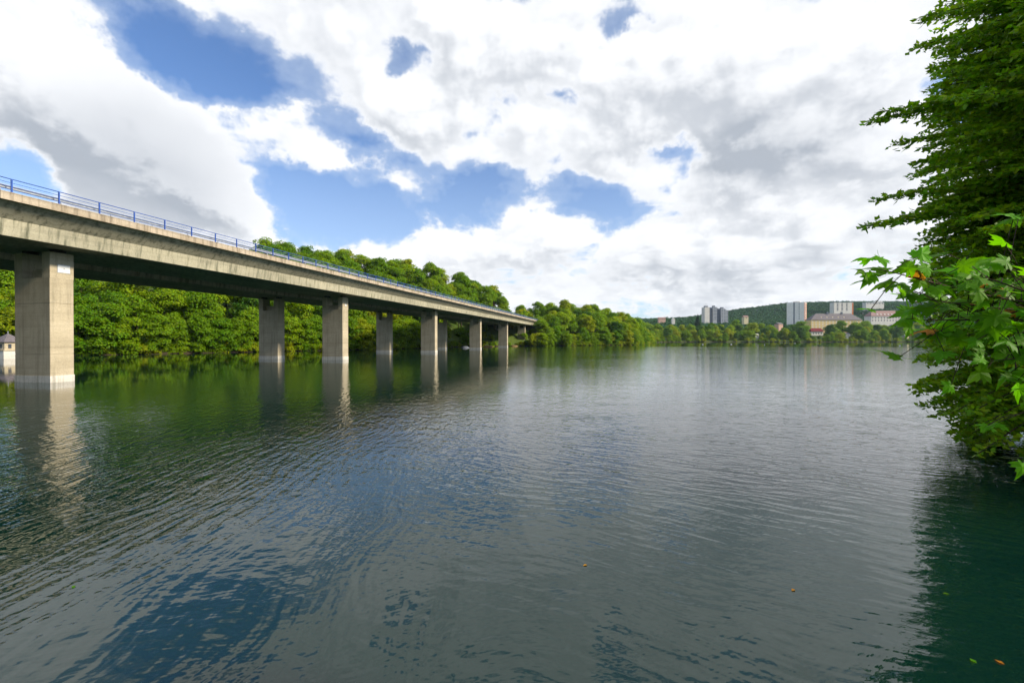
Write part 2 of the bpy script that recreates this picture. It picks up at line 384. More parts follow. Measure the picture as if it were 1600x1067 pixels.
xs = np.concatenate([[-3000, -2000, -1400, -900], np.arange(-500, -160, 14), np.arange(-160, 30, 3), np.arange(30, 200, 4), np.arange(200, 720, 9), np.arange(720, 1750, 30), [2200, 2600, 3000]])
ys = np.concatenate([[-3000, -1500, -900, -300], np.arange(-100, -20, 10), np.arange(-20, 40, 1.5), np.arange(40, 420, 3.5), np.arange(420, 700, 6), np.arange(700, 1750, 25), [2000, 2300, 2600, 3000]])
GX, GY = np.meshgrid(xs, ys); PG = np.stack([GX.ravel(), GY.ravel()], 1)
ZG, DG = ground_z(PG)
nx, ny = len(xs), len(ys)
idx = (np.arange(ny - 1)[:, None] * nx + np.arange(nx - 1)[None, :]).ravel()
Fg = np.stack([idx, idx + 1, idx + nx + 1, idx + nx], 1)
def ground_mat():
    m = mat('ground_cover', (0.05, 0.07, 0.02), 0.95, 0.1); n = NT(m.node_tree); b = m.node_tree.nodes['Principled BSDF']
    tc = n.new('ShaderNodeTexCoord'); P = tc.outputs['Object']
    f = n.noise(P, 0.06, 8, 0.6); f2 = n.noise(P, 1.2, 6, 0.65)
    col = n.mixc(n.mapr(f, 0.35, 0.65), (0.045, 0.085, 0.014, 1), (0.085, 0.13, 0.02, 1))
    col = n.mixc(n.mapr(f2, 0.45, 0.75), col, (0.06, 0.06, 0.025, 1))
    sp = n.new('ShaderNodeSeparateXYZ'); n.link(P, sp.inputs[0])
    soil = n.mapr(n.math('ADD', sp.outputs[2], n.math('MULTIPLY', f2, 0.6)), 0.5, 1.25)
    col = n.mixc(soil, (0.05, 0.04, 0.025, 1), col)
    n.link(col, b.inputs['Base Color'])
    return m
tag(link('ground', mesh_np('ground', np.column_stack([PG, ZG]), Fg, ground_mat(), True)), kind='structure')

# ------------------------------------------------------------------ bridge axes (angle of the bridge to the camera axis)
TH = math.atan(157 / F); CT, ST = math.cos(TH), math.sin(TH)
def BP(L, t, z=0.0): return Vector((-CT * L + ST * t, ST * L + CT * t, z))

# ------------------------------------------------------------------ water
def water_mat():
    g, n, gi, go = group('wave_height', [('P', 'NodeSocketVector')], [('H', 'NodeSocketFloat')])
    P = gi.outputs[0]
    # small wind ripples in two slightly crossing trains, a slow undulation, fine capillaries
    wv = n.new('ShaderNodeTexNoise', noise_dimensions='2D'); n.link(P, wv.inputs['Vector']); wv.inputs['Scale'].default_value = 0.22; wv.inputs['Detail'].default_value = 2
    Pw = n.vmath('ADD', P, n.vmath('SCALE', n.vmath('SUBTRACT', wv.outputs['Color'], (0.5, 0.5, 0.5)), scale=1.1))
    def train(rot, lx, ly, amp, detail, src=Pw):
        return n.math('MULTIPLY', n.noise(n.mapping(src, rot=(0, 0, R(rot)), scale=(lx, ly, 1), typ='TEXTURE'), 1.0, detail, 0.5, dims='2D'), amp)
    sp = n.new('ShaderNodeSeparateXYZ'); n.link(P, sp.inputs[0])
    lr = n.mapr(n.math('SUBTRACT', sp.outputs[0], n.math('MULTIPLY', n.noise(P, 0.12, 2, 0.5, dims='2D'), 6.0)), -9.0, 1.5)
    a = n.math('MULTIPLY', train(93, 0.95, 0.24, 0.022, 1.6), n.math('SUBTRACT', 1.3, lr))
    b = n.math('MULTIPLY', train(-30, 0.9, 0.24, 0.020, 1.6), n.math('ADD', lr, 0.4))
    c = train(-12, 1.1, 0.62, 0.014, 2.0)
    e = train(20, 0.26, 0.11, 0.0060, 1.5)
    # how ruffled: gusts, and the lee of the bridge and wooded shore lies calm
    gust = n.mapr(n.noise(n.mapping(P, scale=(0.35, 1, 1)), 0.05, 3, 0.5, dims='2D'), 0.35, 0.65, 0.75, 1.15)
    axis = n.vmath('DOT_PRODUCT', P, (-CT, ST, 0.0))
    lee = n.mapr(n.math('ADD', axis, n.math('MULTIPLY', n.noise(P, 0.09, 3, 0.5, dims='2D'), 14.0)), 36.0, 56.0, 1.0, 0.16)
    quay = n.mapr(n.math('ADD', sp.outputs[1], n.math('MULTIPLY', n.noise(P, 0.35, 2, 0.5, dims='2D'), 5.0)), 9.5, 17.0, 0.36, 1.0)
    far = n.mapr(n.math('ADD', sp.outputs[1], n.math('MULTIPLY', n.noise(P, 0.02, 2, 0.5, dims='2D'), 40.0)), 235.0, 275.0, 1.0, 0.06)
    far = n.math('MULTIPLY', far, n.mapr(sp.outputs[1], 12.0, 38.0, 1.0, 0.40))
    amp = n.math('MULTIPLY', n.math('MULTIPLY', gust, lee), far)
    fine = n.math('MULTIPLY', n.math('MULTIPLY', n.math('ADD', n.math('ADD', a, b), e), quay), amp)
    h = n.math('ADD', fine, n.math('MULTIPLY', c, n.math('MULTIPLY', far, n.math('MAXIMUM', lee, 0.3))))
    n.link(h, go.inputs[0])
    m = mat('lake_water', (0.003, 0.020, 0.011), 0.03, 0.5); n = NT(m.node_tree); bs = m.node_tree.nodes['Principled BSDF']
    bs.inputs['IOR'].default_value = 1.5
    geo = n.new('ShaderNodeNewGeometry'); pos = geo.outputs['Position']
    EPS = 0.02
    def H(v):
        q = n.new('ShaderNodeGroup'); q.node_tree = g; n.link(v, q.inputs[0]); return q.outputs[0]
    h0 = H(pos); hx = H(n.vmath('ADD', pos, (EPS, 0, 0))); hy = H(n.vmath('ADD', pos, (0, EPS, 0)))
    cb = n.new('ShaderNodeCombineXYZ')
    n.link(n.math('DIVIDE', n.math('SUBTRACT', h0, hx), EPS), cb.inputs[0]); n.link(n.math('DIVIDE', n.math('SUBTRACT', h0, hy), EPS), cb.inputs[1]); cb.inputs[2].default_value = 1.0
    n.link(n.vmath('NORMALIZE', cb.outputs[0]), bs.inputs['Normal'])
    f = n.noise(pos, 0.03, 4, 0.5, dims='2D')
    n.link(n.mixc(f, (0.0022, 0.016, 0.0105, 1), (0.0026, 0.019, 0.015, 1)), bs.inputs['Base Color'])
    return m
wb = MB(); wb.v = [(-900, -400, 0), (1700, -400, 0), (1700, 1200, 0), (-900, 1200, 0)]; wb.f = [(0, 1, 2, 3)]
tag(wb.build('lake_water', water_mat()), kind='structure')

# ------------------------------------------------------------------ road bridge
def build_bridge():
    T0 = 123.4; L0 = 59.2
    org = BP(L0, T0)
    br = empty('road_bridge', org, -TH)
    tag(br, 'long concrete road bridge on square piers with blue railing across the lake', 'bridge')
    lx = lambda L: -(L - L0)
    ly = lambda t: t - T0
    Y0, Y1 = ly(-55), ly(332)
    ZS, ZR, ZB, ZT = 12.25, 13.55, 14.72, 15.28
    for Le in (45.5, 59.75):                       # two parallel decks
        c = Le + 6.67
        x = lx(c)
        prof = [(-4.87, ZS), (4.87, ZS), (5.05, ZR), (6.45, ZB + 0.08), (6.45, ZT - 0.06), (-6.45, ZT - 0.06), (-6.45, ZB + 0.08), (-5.05, ZR)]
        gm = MB().prism([(x + a, z) for a, z in prof], Y0, Y1).build('girder', M['girder'], br)
        # edge beams in cast lengths
        for side in (1, -1):
            xa, xb = sorted((x + side * 6.40, x + side * 6.67))
            xc, xd = sorted((x + side * 5.75, x + side * 6.69))
            seg = 11.5; k = int((Y1 - Y0) // seg)
            if side == 1:
                em = MB().box(xa, xb, 0, seg - 0.025, ZB, ZT).box(xc, xd, 0, seg - 0.025, ZT - 0.02, ZT + 0.07).mesh('edge_beam', M['edge'])
                for i in range(k): link('edge_beam', em, br, (0, Y0 + i * seg, 0))
            else:
                MB().box(xa, xb, Y0, Y1, ZB, ZT).box(xc, xd, Y0, Y1, ZT - 0.02, ZT + 0.07).build('edge_beam', M['edge'], br)
        MB().box(x - 5.7, x + 5.7, Y0, Y1, ZT - 0.05, ZT + 0.01).build('roadway', M['asphalt'], br)
    # railing along the near edge
    xr = lx(45.5) - 0.16
    zt = ZT + 0.07
    rail = MB().tube([(xr, Y0, zt + 1.05), (xr, Y1, zt + 1.05)], 0.04, 6).build('handrail', M['blue'], br)
    for h in (0.22, 0.48, 0.76):
        MB().box(xr - 0.013, xr + 0.013, Y0, Y1, zt + h - 0.016, zt + h + 0.016).build('rail', M['blue'], br)
    pm = MB().box(-0.05, 0.05, -0.045, 0.045, -0.03, 1.05).box(-0.09, 0.09, -0.08, 0.08, -0.02, 0.025).mesh('railing_post', M['blue'])
    t = -50.0
    while t < 331:
        link('railing_post', pm, br, (xr, ly(t + 1.85), zt)); t += 3.1
    # steel crash barrier behind
    xg = xr - 0.75
    gp = [(xg + 0.00, 0.42), (xg + 0.06, 0.47), (xg + 0.06, 0.53), (xg + 0.00, 0.575), (xg + 0.06, 0.62), (xg + 0.06, 0.68), (xg, 0.74), (xg - 0.012, 0.74), (xg - 0.012, 0.42)]
    gr = MB().prism([(a, zt + z) for a, z in gp], Y0, Y1).build('crash_barrier', M['galv'], br)
    gpm = MB().box(-0.09, -0.014, -0.04, 0.04, -0.03, 0.70).mesh('barrier_post', M['galv'])
    t = -50.0
    while t < 331:
        link('barrier_post', gpm, gr, (xg, ly(t), zt)); t += 4.0
    # far railing
    xf = lx(59.75 + 13.34) + 0.16
    fr = MB().tube([(xf, Y0, zt + 1.05), (xf, Y1, zt + 1.05)], 0.04, 5).box(xf - 0.013, xf + 0.013, Y0, Y1, zt + 0.3, zt + 0.34).box(xf - 0.013, xf + 0.013, Y0, Y1, zt + 0.65, zt + 0.69).build('far_railing', M['blue'], br)
    # piers
    W, T, ZP = 4.35, 1.88, 11.95
    def pier_meshes():
        hw = W / 2; J = 0.028; nb = 2.35; hn = 0.95
        cut = 0.04
        def lift(z0, z1): # chamfered block
            pr = [(-hw + cut, 0), (hw - cut, 0), (hw, cut), (hw, T - cut), (hw - cut, T), (-hw + cut, T), (-hw, T - cut), (-hw, cut)]
            b = MB(); k = len(pr)
            b.v = [(x, y, z0) for x, y in pr] + [(x, y, z1) for x, y in pr]
            b.f = [tuple(reversed(range(k))), tuple(k + i for i in range(k))] + [(i, (i + 1) % k, k + (i + 1) % k, k + i) for i in range(k)]
            return b
        core = MB().box(-hw + 0.03, hw - 0.03, 0.03, T - 0.03, -3.5, ZP - nb)
        a = lift(-3.5, 2.60 - J).mesh('pier_lift', M['concrete']); b = lift(2.60 + J, 7.25 - J).mesh('pier_lift', M['concrete']); c = lift(7.25 + J, ZP - nb).mesh('pier_lift', M['concrete'])
        horn = MB().box(-0.47, 0.47, 0.002, T - 0.002, ZP - nb - 0.01, ZP).mesh('pier_horn', M['concrete'])
        head = MB().box(-hw + hn, hw - hn, T * 0.42, T * 0.62, ZP - nb, ZP - nb + 0.9).mesh('cross_wall', M['concrete'])
        p2 = 0.025
        base = MB().box(-hw - p2, hw + p2, -p2, T + p2, -1.0, 0.62).mesh('base_course', M['lime'])
        bear = MB().box(-0.33, 0.33, T / 2 - 0.45, T / 2 + 0.45, ZP, ZS + 0.02).mesh('bearing', M['black'])
        return core.mesh('pier_core', M['concrete']), (a, b, c), horn, head, base, bear
    core, lifts, horn, head, base, bear = pier_meshes()
    hw = W / 2
    plate = MB().box(0, 0.035, 0.60, 1.55, 10.15, 10.85).mesh('plate', M['plate'])
    plate_edge = MB().box(0.0, 0.028, 0.57, 1.58, 10.12, 10.88).mesh('plate_frame', M['galv'])
    dot = MB().box(0.03, 0.045, 1.05, 1.12, 10.47, 10.53).mesh('plate_mark', M['black'])
    for row, Lp in enumerate((50.0, 64.2)):
        for k in range(6):
            if row == 1 and k == 0: continue
            pr = link('pier', core, br, (lx(Lp) - hw, ly(31.4 + 46.0 * k), 0))
            for m in lifts: link('pier_lift', m, pr)
            link('pier_horn', horn, pr, (-hw + 0.472, 0, 0)); link('pier_horn', horn, pr, (hw - 0.472, 0, 0))
            link('cross_wall', head, pr); link('base_course', base, pr)
            link('bearing', bear, pr, (-hw + 0.47, 0, 0)); link('bearing', bear, pr, (hw - 0.47, 0, 0))
            if row == 0:
                if k == 0:
                    link('plate_frame', plate_edge, pr, (hw, 0, 0)); link('plate', plate, pr, (hw, 0, 0)); link('plate_mark', dot, pr, (hw, 0, 0))
                elif k == 1:
                    q = MB().box(0, 0.03, 0.8, 1.3, 10.3, 10.65).build('plate', M['plate'], pr, loc=(hw, 0, 0))
    # abutment at the wooded end
    MB().box(lx(74), lx(45.2), ly(322), ly(334), -1, 12.24).build('abutment', M['concrete'], br)
build_bridge()

# ------------------------------------------------------------------ trees
def trunk_mb(rng, H, r, lean=0.04, limbs=6, zlimb=0.25, ztop=0.8, reach=0.3):
    b = MB(); pts = []; k = 6
    lx, ly = rng.normal() * lean * H, rng.normal() * lean * H
    for i in range(k + 1):
        f = i / k; pts.append((lx * f * f + 0.01 * H * math.sin(5 * f + lx), ly * f * f, -0.4 + f * (H * ztop + 0.4)))
    b.tube(pts, [r * (1.25 if i == 0 else 1) * (1 - 0.85 * i / k) for i in range(k + 1)], 7)
    for j in range(limbs):
        f = zlimb + (ztop - zlimb - 0.05) * (j + rng.random()) / limbs
        z0 = f * H; a = rng.random() * 6.28; q = pts[min(k, int(f / ztop * k))]
        ln = reach * H * (1.1 - 0.6 * f)
        p0 = Vector((q[0], q[1], z0)); d = Vector((math.cos(a), math.sin(a), 0.7)).normalized()
        b.tube([p0, p0 + d * ln * 0.5, p0 + d * ln + Vector((0, 0, 0.1 * ln))], [r * 0.42 * (1 - f * 0.5), r * 0.28 * (1 - f * 0.5), r * 0.06], 5)
    return b
def crown_np(rng, H, Rx, z0, nlobe, nleaf, ls, top=1.0, spread=0.75, lobe=(0.30, 0.48)):
    """leaf clumps spread through an uneven ellipsoid from z0*H to H"""
    cz = (z0 + top) / 2 * H; rz = (top - z0) / 2 * H
    P = []; N = []
    skew = rng.normal(size=2) * 0.08 * Rx
    for i in range(nlobe):
        while True:
            d = rng.normal(size=3); d /= np.linalg.norm(d)
            if d[2] > -0.85: break
        u = spread * (0.55 + 0.55 * rng.random() ** 0.6)
        wob = 1 + 0.22 * rng.normal()
        wz = 1.0 - 0.28 * max(0, d[2]) + 0.12 * min(0, d[2])
        c = np.array([d[0] * Rx * u * wob * wz + skew[0], d[1] * Rx * u * wob * wz + skew[1], cz + d[2] * rz * u * (0.92 + 0.12 * rng.random())])
        r = Rx * rng.uniform(*lobe)
        m = int(nleaf / nlobe * (0.6 + 0.8 * rng.random()))
        q = rng.normal(size=(m, 3)); q /= np.linalg.norm(q, axis=1, keepdims=True)
        q[:, 2] = np.where(q[:, 2] < -0.3, -q[:, 2] * 0.6, q[:, 2]); q /= np.linalg.norm(q, axis=1, keepdims=True)
        rad = r * (0.72 + 0.34 * rng.random((m, 1)) ** 0.7)
        P.append(c + q * rad * np.array([1, 1, 0.72])); N.append(q * 1.0 + np.array([0, 0, 0.35]) + rng.normal(size=(m, 3)) * 0.42)
    P = np.concatenate(P); N = np.concatenate(N)
    s = ls * (0.65 + 0.7 * rng.random(len(P)))
    return leaf_quads(P, N, s * 1.25, s, rng)
def conifer_np(rng, H, Rx, nleaf, ls):
    f = rng.random(nleaf) ** 0.6; z = H * (1 - 0.9 * f)
    tier = 0.78 + 0.22 * np.abs(np.sin(z / H * 26))
    a = rng.random(nleaf) * 6.283; r = Rx * f * tier * (0.25 + 0.8 * rng.random(nleaf) ** 0.5)
    P = np.stack([r * np.cos(a), r * np.sin(a), z - r * 0.25], 1)
    N = np.stack([np.cos(a) * 0.4, np.sin(a) * 0.4, np.ones(nleaf)], 1) + rng.normal(size=(nleaf, 3)) * 0.4
    T = np.stack([np.cos(a), np.sin(a), -0.35 * np.ones(nleaf)], 1)
    return leaf_quads(P, N, ls * 1.8, ls * 0.8, rng, T)
PROTO = {}
def proto(key, crown, trunk):
    PROTO[key] = (crown, trunk)
rg = np.random.default_rng(11)
for i in range(5):      # hillside broadleaves, unit: metres, height 15
    H = 15.0; rx = rg.uniform(4.6, 5.8)
    for mk in ('leaf_a', 'leaf_b', 'leaf_c') if i < 2 else (('leaf_a', 'leaf_b') if i < 4 else ('leaf_d',)):
        V, Fq = crown_np(rg, H, rx, rg.uniform(0.10, 0.2), 44, 6500, 0.42)
        proto('hill_%d_%s' % (i, mk), mesh_np('crown', V, Fq, M[mk]), trunk_mb(rg, H, 0.28).mesh('trunk', M['bark'], True))
for i in range(3):      # bank trees and bushes with foliage down to the water
    H = 12.0; rx = rg.uniform(4.6, 5.6)
    for mk in ('leaf_a', 'leaf_b', 'leaf_c'):
        V, Fq = crown_np(rg, H, rx, -0.30, 60, 9500, 0.36, lobe=(0.22, 0.40))
        proto('bank_%d_%s' % (i, mk), mesh_np('crown', V, Fq, M[mk]), trunk_mb(rg, H, 0.22, 0.06).mesh('trunk', M['bark'], True))
for i in range(2):
    for mk in ('leaf_a', 'leaf_b', 'leaf_c'):
        V, Fq = crown_np(rg, 3.2, 2.3, -0.15, 26, 2200, 0.26, lobe=(0.25, 0.42))
        proto('bush_%d_%s' % (i, mk), mesh_np('foliage', V, Fq, M[mk]), trunk_mb(rg, 3.2, 0.06, limbs=4).mesh('stem', M['bark'], True))
V, Fq = conifer_np(rg, 18, 4.6, 6500, 0.45)
proto('conifer', mesh_np('crown', V, Fq, M['needle']), trunk_mb(rg, 18, 0.25, 0.01, 0, ztop=0.97).mesh('trunk', M['bark'], True))

def place(name, key, x, y, s, label, cat, grp, rz, sz=None, z=None):
    cr, tr = PROTO[key]
    zz = gz(x, y) if z is None else z
    e = link(name, None, None, (x, y, zz - 0.05), (0, 0, rz)); e.scale = (s, s, sz or s); e.empty_display_size = 0.5
    link(cr.name.split('.')[0], cr, e); link(tr.name.split('.')[0], tr, e)
    tag(e, label, cat, grp)
    return e

rnd = random.Random(5)
def proj(x, y, z): return 800 + F * x / y, HY - F * (z - CAMZ) / y
# Poisson scatter on the wooded hill behind the bridge
def scatter(n_try, box, ok, spacing, seed):
    r = np.random.default_rng(seed); out = []
    P = np.stack([r.uniform(box[0], box[1], n_try), r.uniform(box[2], box[3], n_try)], 1)
    Z, D = ground_z(P)
    R1, _ = seg_dist(P, RIDGE1, False)
    for p, z, d, dr in zip(P, Z, D, R1):
        if not ok(p[0], p[1], z, d, dr): continue
        sp = spacing(p[0], p[1], d)
        if any((p[0]-q[0])**2 + (p[1]-q[1])**2 < sp*sp for q in out): continue
        out.append((p[0], p[1], z, d, dr))
    return out
def in_bridge(x, y, pad=1.5):
    L = -CT * x + ST * y; t = ST * x + CT * y
    return 45.5 - pad < L < 73.1 + pad and -60 < t < 336
def hill_ok(x, y, z, d, dr):
    if d < 7 or y < 60 or y > 440 or in_bridge(x, y, 3): return False
    px, py = proj(x, y, z + 15)
    if px < -70 or px > 1030: return False
    if d > 45 and px < 400: return False          # behind the deck
    if px > 330 and py > 302 + .24 * px and proj(x, y, z)[1] < 362 + .1715 * px: return False    # wholly behind the deck
    t_past = d > 60 and dr > 14 and (x * 0 + y) > 0 and d - dr > 45
    return not t_past
hs = scatter(26000, (-190, 135, 60, 440), hill_ok, lambda x, y, d: 6.8 if d < 22 else 7.3, 3)
hs.sort(key=lambda q: q[1])
keys_h = [k for k in PROTO if k.startswith('hill_')]
print('hill trees', len(hs))
for (x, y, z, d, dr) in hs[:300]:
    u = rnd.random()
    key = rnd.choice([k for k in keys_h if 'leaf_a' in k] if u < 0.52 else [k for k in keys_h if 'leaf_b' in k] if u < 0.82 else [k for k in keys_h if 'leaf_c' in k] if u < 0.94 else [k for k in keys_h if 'leaf_d' in k])
    s = rnd.uniform(0.85, 1.2) if d < 40 else rnd.uniform(0.95, 1.32)
    if in_bridge(x, y, 7): s *= 0.72
    pxx, pyy = proj(x, y, z + 15 * s)
    look = {'a': 'fresh green', 'b': 'mid green', 'c': 'yellow green', 'd': 'dark green'}[key[-1]]
    where = 'in the wood on the spur past the bridge end' if pxx > 845 else 'on the upper slope above the blue railing' if pyy < 297 + .24 * pxx else 'in the hillside wood seen beneath the bridge deck'
    place('hillside_tree', key, x, y, s, look + ' broadleaf tree ' + where, 'tree', look + ' trees ' + where, rnd.random() * 6.28, s * rnd.uniform(0.92, 1.15))
# dark pointed conifers on the ridge
for px, py, Y, s in ((430, 386, 232, 0.9), (526, 393, 252, 0.9), (1090, 491, 640, 0.9)):
    p = at(px, py, Y); H = 18 * s
    place('conifer', 'conifer', p.x, p.y, s, 'dark pointed conifer rising above the crowns of the ridge' if px < 1000 else 'dark conifer among the far shore trees beside the grey tower block', 'tree',
          'conifers on the ridge' if px < 1000 else None, 0.3, z=p.z - H)
# bank trees: foliage hanging over the waterline of the left shore
def walk(poly, a, b, step):
    pts = [Vector(poly[i]) for i in range(a, b + 1)]; out = []; acc = 0
    for p, q in zip(pts[:-1], pts[1:]):
        L = (q - p).length; dvec = (q - p) / L; t = acc
        while t < L: out.append((p + dvec * t, Vector((dvec.y, -dvec.x)))); t += step
        acc = t - L
    return out
i22 = 25                                            # index of (22,266)
keys_b = [k for k in PROTO if k.startswith('bank_')]; keys_s = [k for k in PROTO if k.startswith('bush_')]
for i, (p, nrm) in enumerate(walk(LAKE, 20, 32, 5.2)):
    off = rnd.uniform(0.8, 3.6)
    # pick the landward side
    q = p + nrm * off
    if shore_d(np.array([[q.x, q.y]]))[0] < 0: q = p - nrm * off
    under = in_bridge(q.x, q.y, 4)
    px, py = proj(q.x, q.y, 6)
    if px < -120: continue
    if under: continue
    spur = q.y > 250 and q.x > 8
    u = rnd.random(); mk = 'leaf_c' if u < 0.22 else 'leaf_a' if u < 0.65 else 'leaf_b'
    key = rnd.choice([k for k in keys_b if mk in k])
    s = rnd.uniform(0.62, 1.05) if spur else rnd.uniform(0.75, 1.15)
    place('bank_tree', key, q.x, q.y, s, 'leafy tree at the water beneath the wooded spur beyond the bridge end' if spur else 'leafy tree overhanging the waterline at the foot of the hillside wood', 'tree',
          'bank trees of the spur' if spur else 'bank trees of the hillside', rnd.random() * 6.28)
for i, (p, nrm) in enumerate(walk(LAKE, 20, 32, 2.9)):
    off = rnd.uniform(0.2, 1.2); q = p + nrm * off
    if shore_d(np.array([[q.x, q.y]]))[0] < 0: q = p - nrm * off
    px, py = proj(q.x, q.y, 3)
    if px < -100 or (in_bridge(q.x, q.y, 0) and rnd.random() < 0.6): continue
    place('shore_bush', rnd.choice(keys_s), q.x, q.y, rnd.uniform(0.6, 1.3), 'low green bush at the waterline below the hillside trees', 'bush', 'bushes along the wooded shore', rnd.random() * 6.28, z=-0.15)

# undergrowth beneath the wooded end of the bridge, and the bank trees that hide its abutment
for i in range(46):
    L = rnd.uniform(44, 78); t = rnd.uniform(205, 322); q = BP(L, t)
    if shore_d(np.array([[q.x, q.y]]))[0] < 1.5: continue
    place('undergrowth_bush', rnd.choice(keys_s), q.x, q.y, rnd.uniform(0.9, 1.9), 'dim bush on the bank under the far end of the bridge', 'bush', 'bushes beneath the bridge end', rnd.random() * 6.28)
for px, Y, s, mk in ((830, 255, .55, 'leaf_c'), (839, 259, .75, 'leaf_c'), (847, 256, .7, 'leaf_a'), (856, 262, .85, 'leaf_a'), (868, 270, 1.0, 'leaf_b'), (884, 268, .8, 'leaf_a'), (862, 285, 1.2, 'leaf_b'), (876, 296, 1.35, 'leaf_a'), (852, 276, .9, 'leaf_a')):
    q = at(px, 500, Y)
    place('bank_tree', rnd.choice([k for k in keys_b if mk in k]), q.x, q.y, s, 'rounded tree standing before the end of the bridge deck', 'tree', 'trees hiding the bridge end', rnd.random() * 6.28, z=max(0.2, gz(q.x, q.y)))

# ------------------------------------------------------------------ far shore: buildings
def wall_mat(name, c): return mat_var(name, c, tuple(v * 0.86 for v in c), 0.25, 0.85, 0.2)
M['w_grey'] = wall_mat('render_grey', (0.36, 0.38, 0.42)); M['w_dgrey'] = wall_mat('panel_dark_grey', (0.17, 0.19, 0.23))
M['w_white'] = wall_mat('render_white', (0.66, 0.63, 0.58)); M['w_cream'] = wall_mat('render_cream', (0.62, 0.54, 0.36)); M['w_yellow'] = wall_mat('render_yellow', (0.66, 0.50, 0.24))
M['w_orange'] = wall_mat('panel_orange', (0.55, 0.19, 0.07)); M['w_pink'] = wall_mat('render_pink', (0.56, 0.36, 0.28)); M['w_red'] = wall_mat('awning_red', (0.15, 0.015, 0.02))
M['roof_slate'] = mat_var('roof_slate', (0.10, 0.09, 0.10), (0.15, 0.13, 0.14), 1.5, 0.7, stretch=(1, 1, 4)); M['roof_brown'] = mat_var('roof_brown', (0.22, 0.13, 0.12), (0.28, 0.18, 0.16), 1.2, 0.8)
M['glass'] = mat('window_glass', (0.05, 0.06, 0.08), 0.15, 0.6)
M['stone'] = mat_var('cut_stone', (0.46, 0.40, 0.28), (0.36, 0.31, 0.22), 2.0, 0.9); M['whitestone'] = mat_var('pale_plinth', (0.62, 0.60, 0.55), (0.50, 0.48, 0.43), 1.2, 0.9)
KEEP = []         # photo rectangles that nearer trees must leave open: x0,x1,y0,y1,depth
def keep(x0, x1, y0, y1, Y): KEEP.append((x0, x1, y0, y1, Y))
_win = {}
def win_mesh(w, h, m='glass'):
    k = (round(w, 2), round(h, 2), m)
    if k not in _win: _win[k] = MB().box(-w/2, w/2, -0.06, 0.10, 0, h).mesh('window', M[m])
    return _win[k]
def grid_windows(par, xs_, zs_, y, w, h, m='glass', rz=0.0, name='window'):
    me = win_mesh(w, h, m); c, s = math.cos(rz), math.sin(rz)
    for z in zs_:
        for x in xs_: link(name, me, par, (x * c - y * s, x * s + y * c, z), (0, 0, rz))
def gable(b, x0, x1, y0, y1, z0, z1, hip=0.0, over=0.4):
    """ridge along x, hipped by `hip`"""
    x0 -= over; x1 += over; y0 -= over; y1 += over; ym = (y0 + y1) / 2; k = len(b.v)
    b.v += [(x0,y0,z0),(x1,y0,z0),(x1,y1,z0),(x0,y1,z0),(x0+hip,ym,z1),(x1-hip,ym,z1)]
    b.f += [tuple(k+i for i in q) for q in ((0,1,5,4),(1,2,5),(2,3,4,5),(3,0,4),(3,2,1,0))]
    return b

# grey tower block of staggered slabs
Y = 950; p0 = at(1101, 480, Y); p1 = at(1139, 480, Y); ztop = p0.z; gb = 18.0
e = empty('tower_block', ((p0.x + p1.x) / 2, Y, gb)); tag(e, 'tall grey tower block of staggered slabs above the far shore trees', 'building'); W = p1.x - p0.x
for i, (a, b_, dy, dz, mk) in enumerate(((0, .2, 0, 0, 'w_white'), (.2, .36, 5, -1.5, 'w_dgrey'), (.36, .52, 2, 0.5, 'w_grey'), (.52, .68, 6, -2.5, 'w_dgrey'), (.68, .86, 1, -3, 'w_grey'), (.86, 1, 4, -6, 'w_grey'))):
    x0, x1 = -W/2 + a * W, -W/2 + b_ * W; h = ztop - gb + dz
    s_ = MB().box(x0, x1 - 0.05, dy, dy + 16, 0, h).build('slab', M[mk], e)
    MB().box(x0 + 2, x1 - 2, dy + 4, dy + 10, h, h + (3.2 if i % 2 == 0 else 1.5)).build('roof_house', M['w_dgrey'], e)
    if i != 0: grid_windows(s_, [x0 + (x1 - x0) * f for f in (.28, .72)], [h - 3 - 3 * k for k in range(9)], dy, 2.0, 1.5)
MB().tube([(-W/2 + 5, 6, ztop - gb), (-W/2 + 5, 6, ztop - gb + 8)], 0.25, 5).build('antenna', M['galv'], e)
keep(1100, 1139, 478, 498, Y)
# white and orange tower, corner towards the lake
Y = 850; pc = at(1257, 472, Y); gb = 24.0; h = pc.z - gb
e = empty('tower_block', (pc.x, Y, gb), R(-40)); tag(e, 'white tower block with orange stripes on one side rising from the trees', 'building')
wl, wr = 29.0, 24.0         # left wing runs along -x, right along +y in local space
M['w_bright'] = wall_mat('render_bright', (0.86, 0.82, 0.76)); MB().box(-wl, 0, 0, wr, 0, h).build('wall', M['w_bright'], e)
MB().box(-wl * .62, -wl * .55, -0.15, 1, 0, h).build('recess_strip', M['w_dgrey'], e)
for y0, y1 in ((0.4, 6.0), (18.2, 23.6)): MB().box(-1, 0.18, y0, y1, 0, h - 0.8).build('orange_panel', M['w_orange'], e)
for k in range(10):
    MB().box(-1, 0.6, 6.4, 17.8, h - 3.4 - 3.2 * k, h - 2.2 - 3.2 * k).build('balcony', M['w_white'], e)
    for yy in (9, 15): link('window', win_mesh(3.6, 1.6), e, (0.02, yy, h - 2.1 - 3.2 * k), (0, 0, R(90)))
for k in range(10): link('window', win_mesh(1.4, 1.4), e, (-wl * .3, 0, h - 3.0 - 3.2 * k))
MB().box(-wl * .7, -wl * .3, 8, 16, h, h + 2.6).build('roof_house', M['w_white'], e)
keep(1237, 1272, 470, 493, Y)
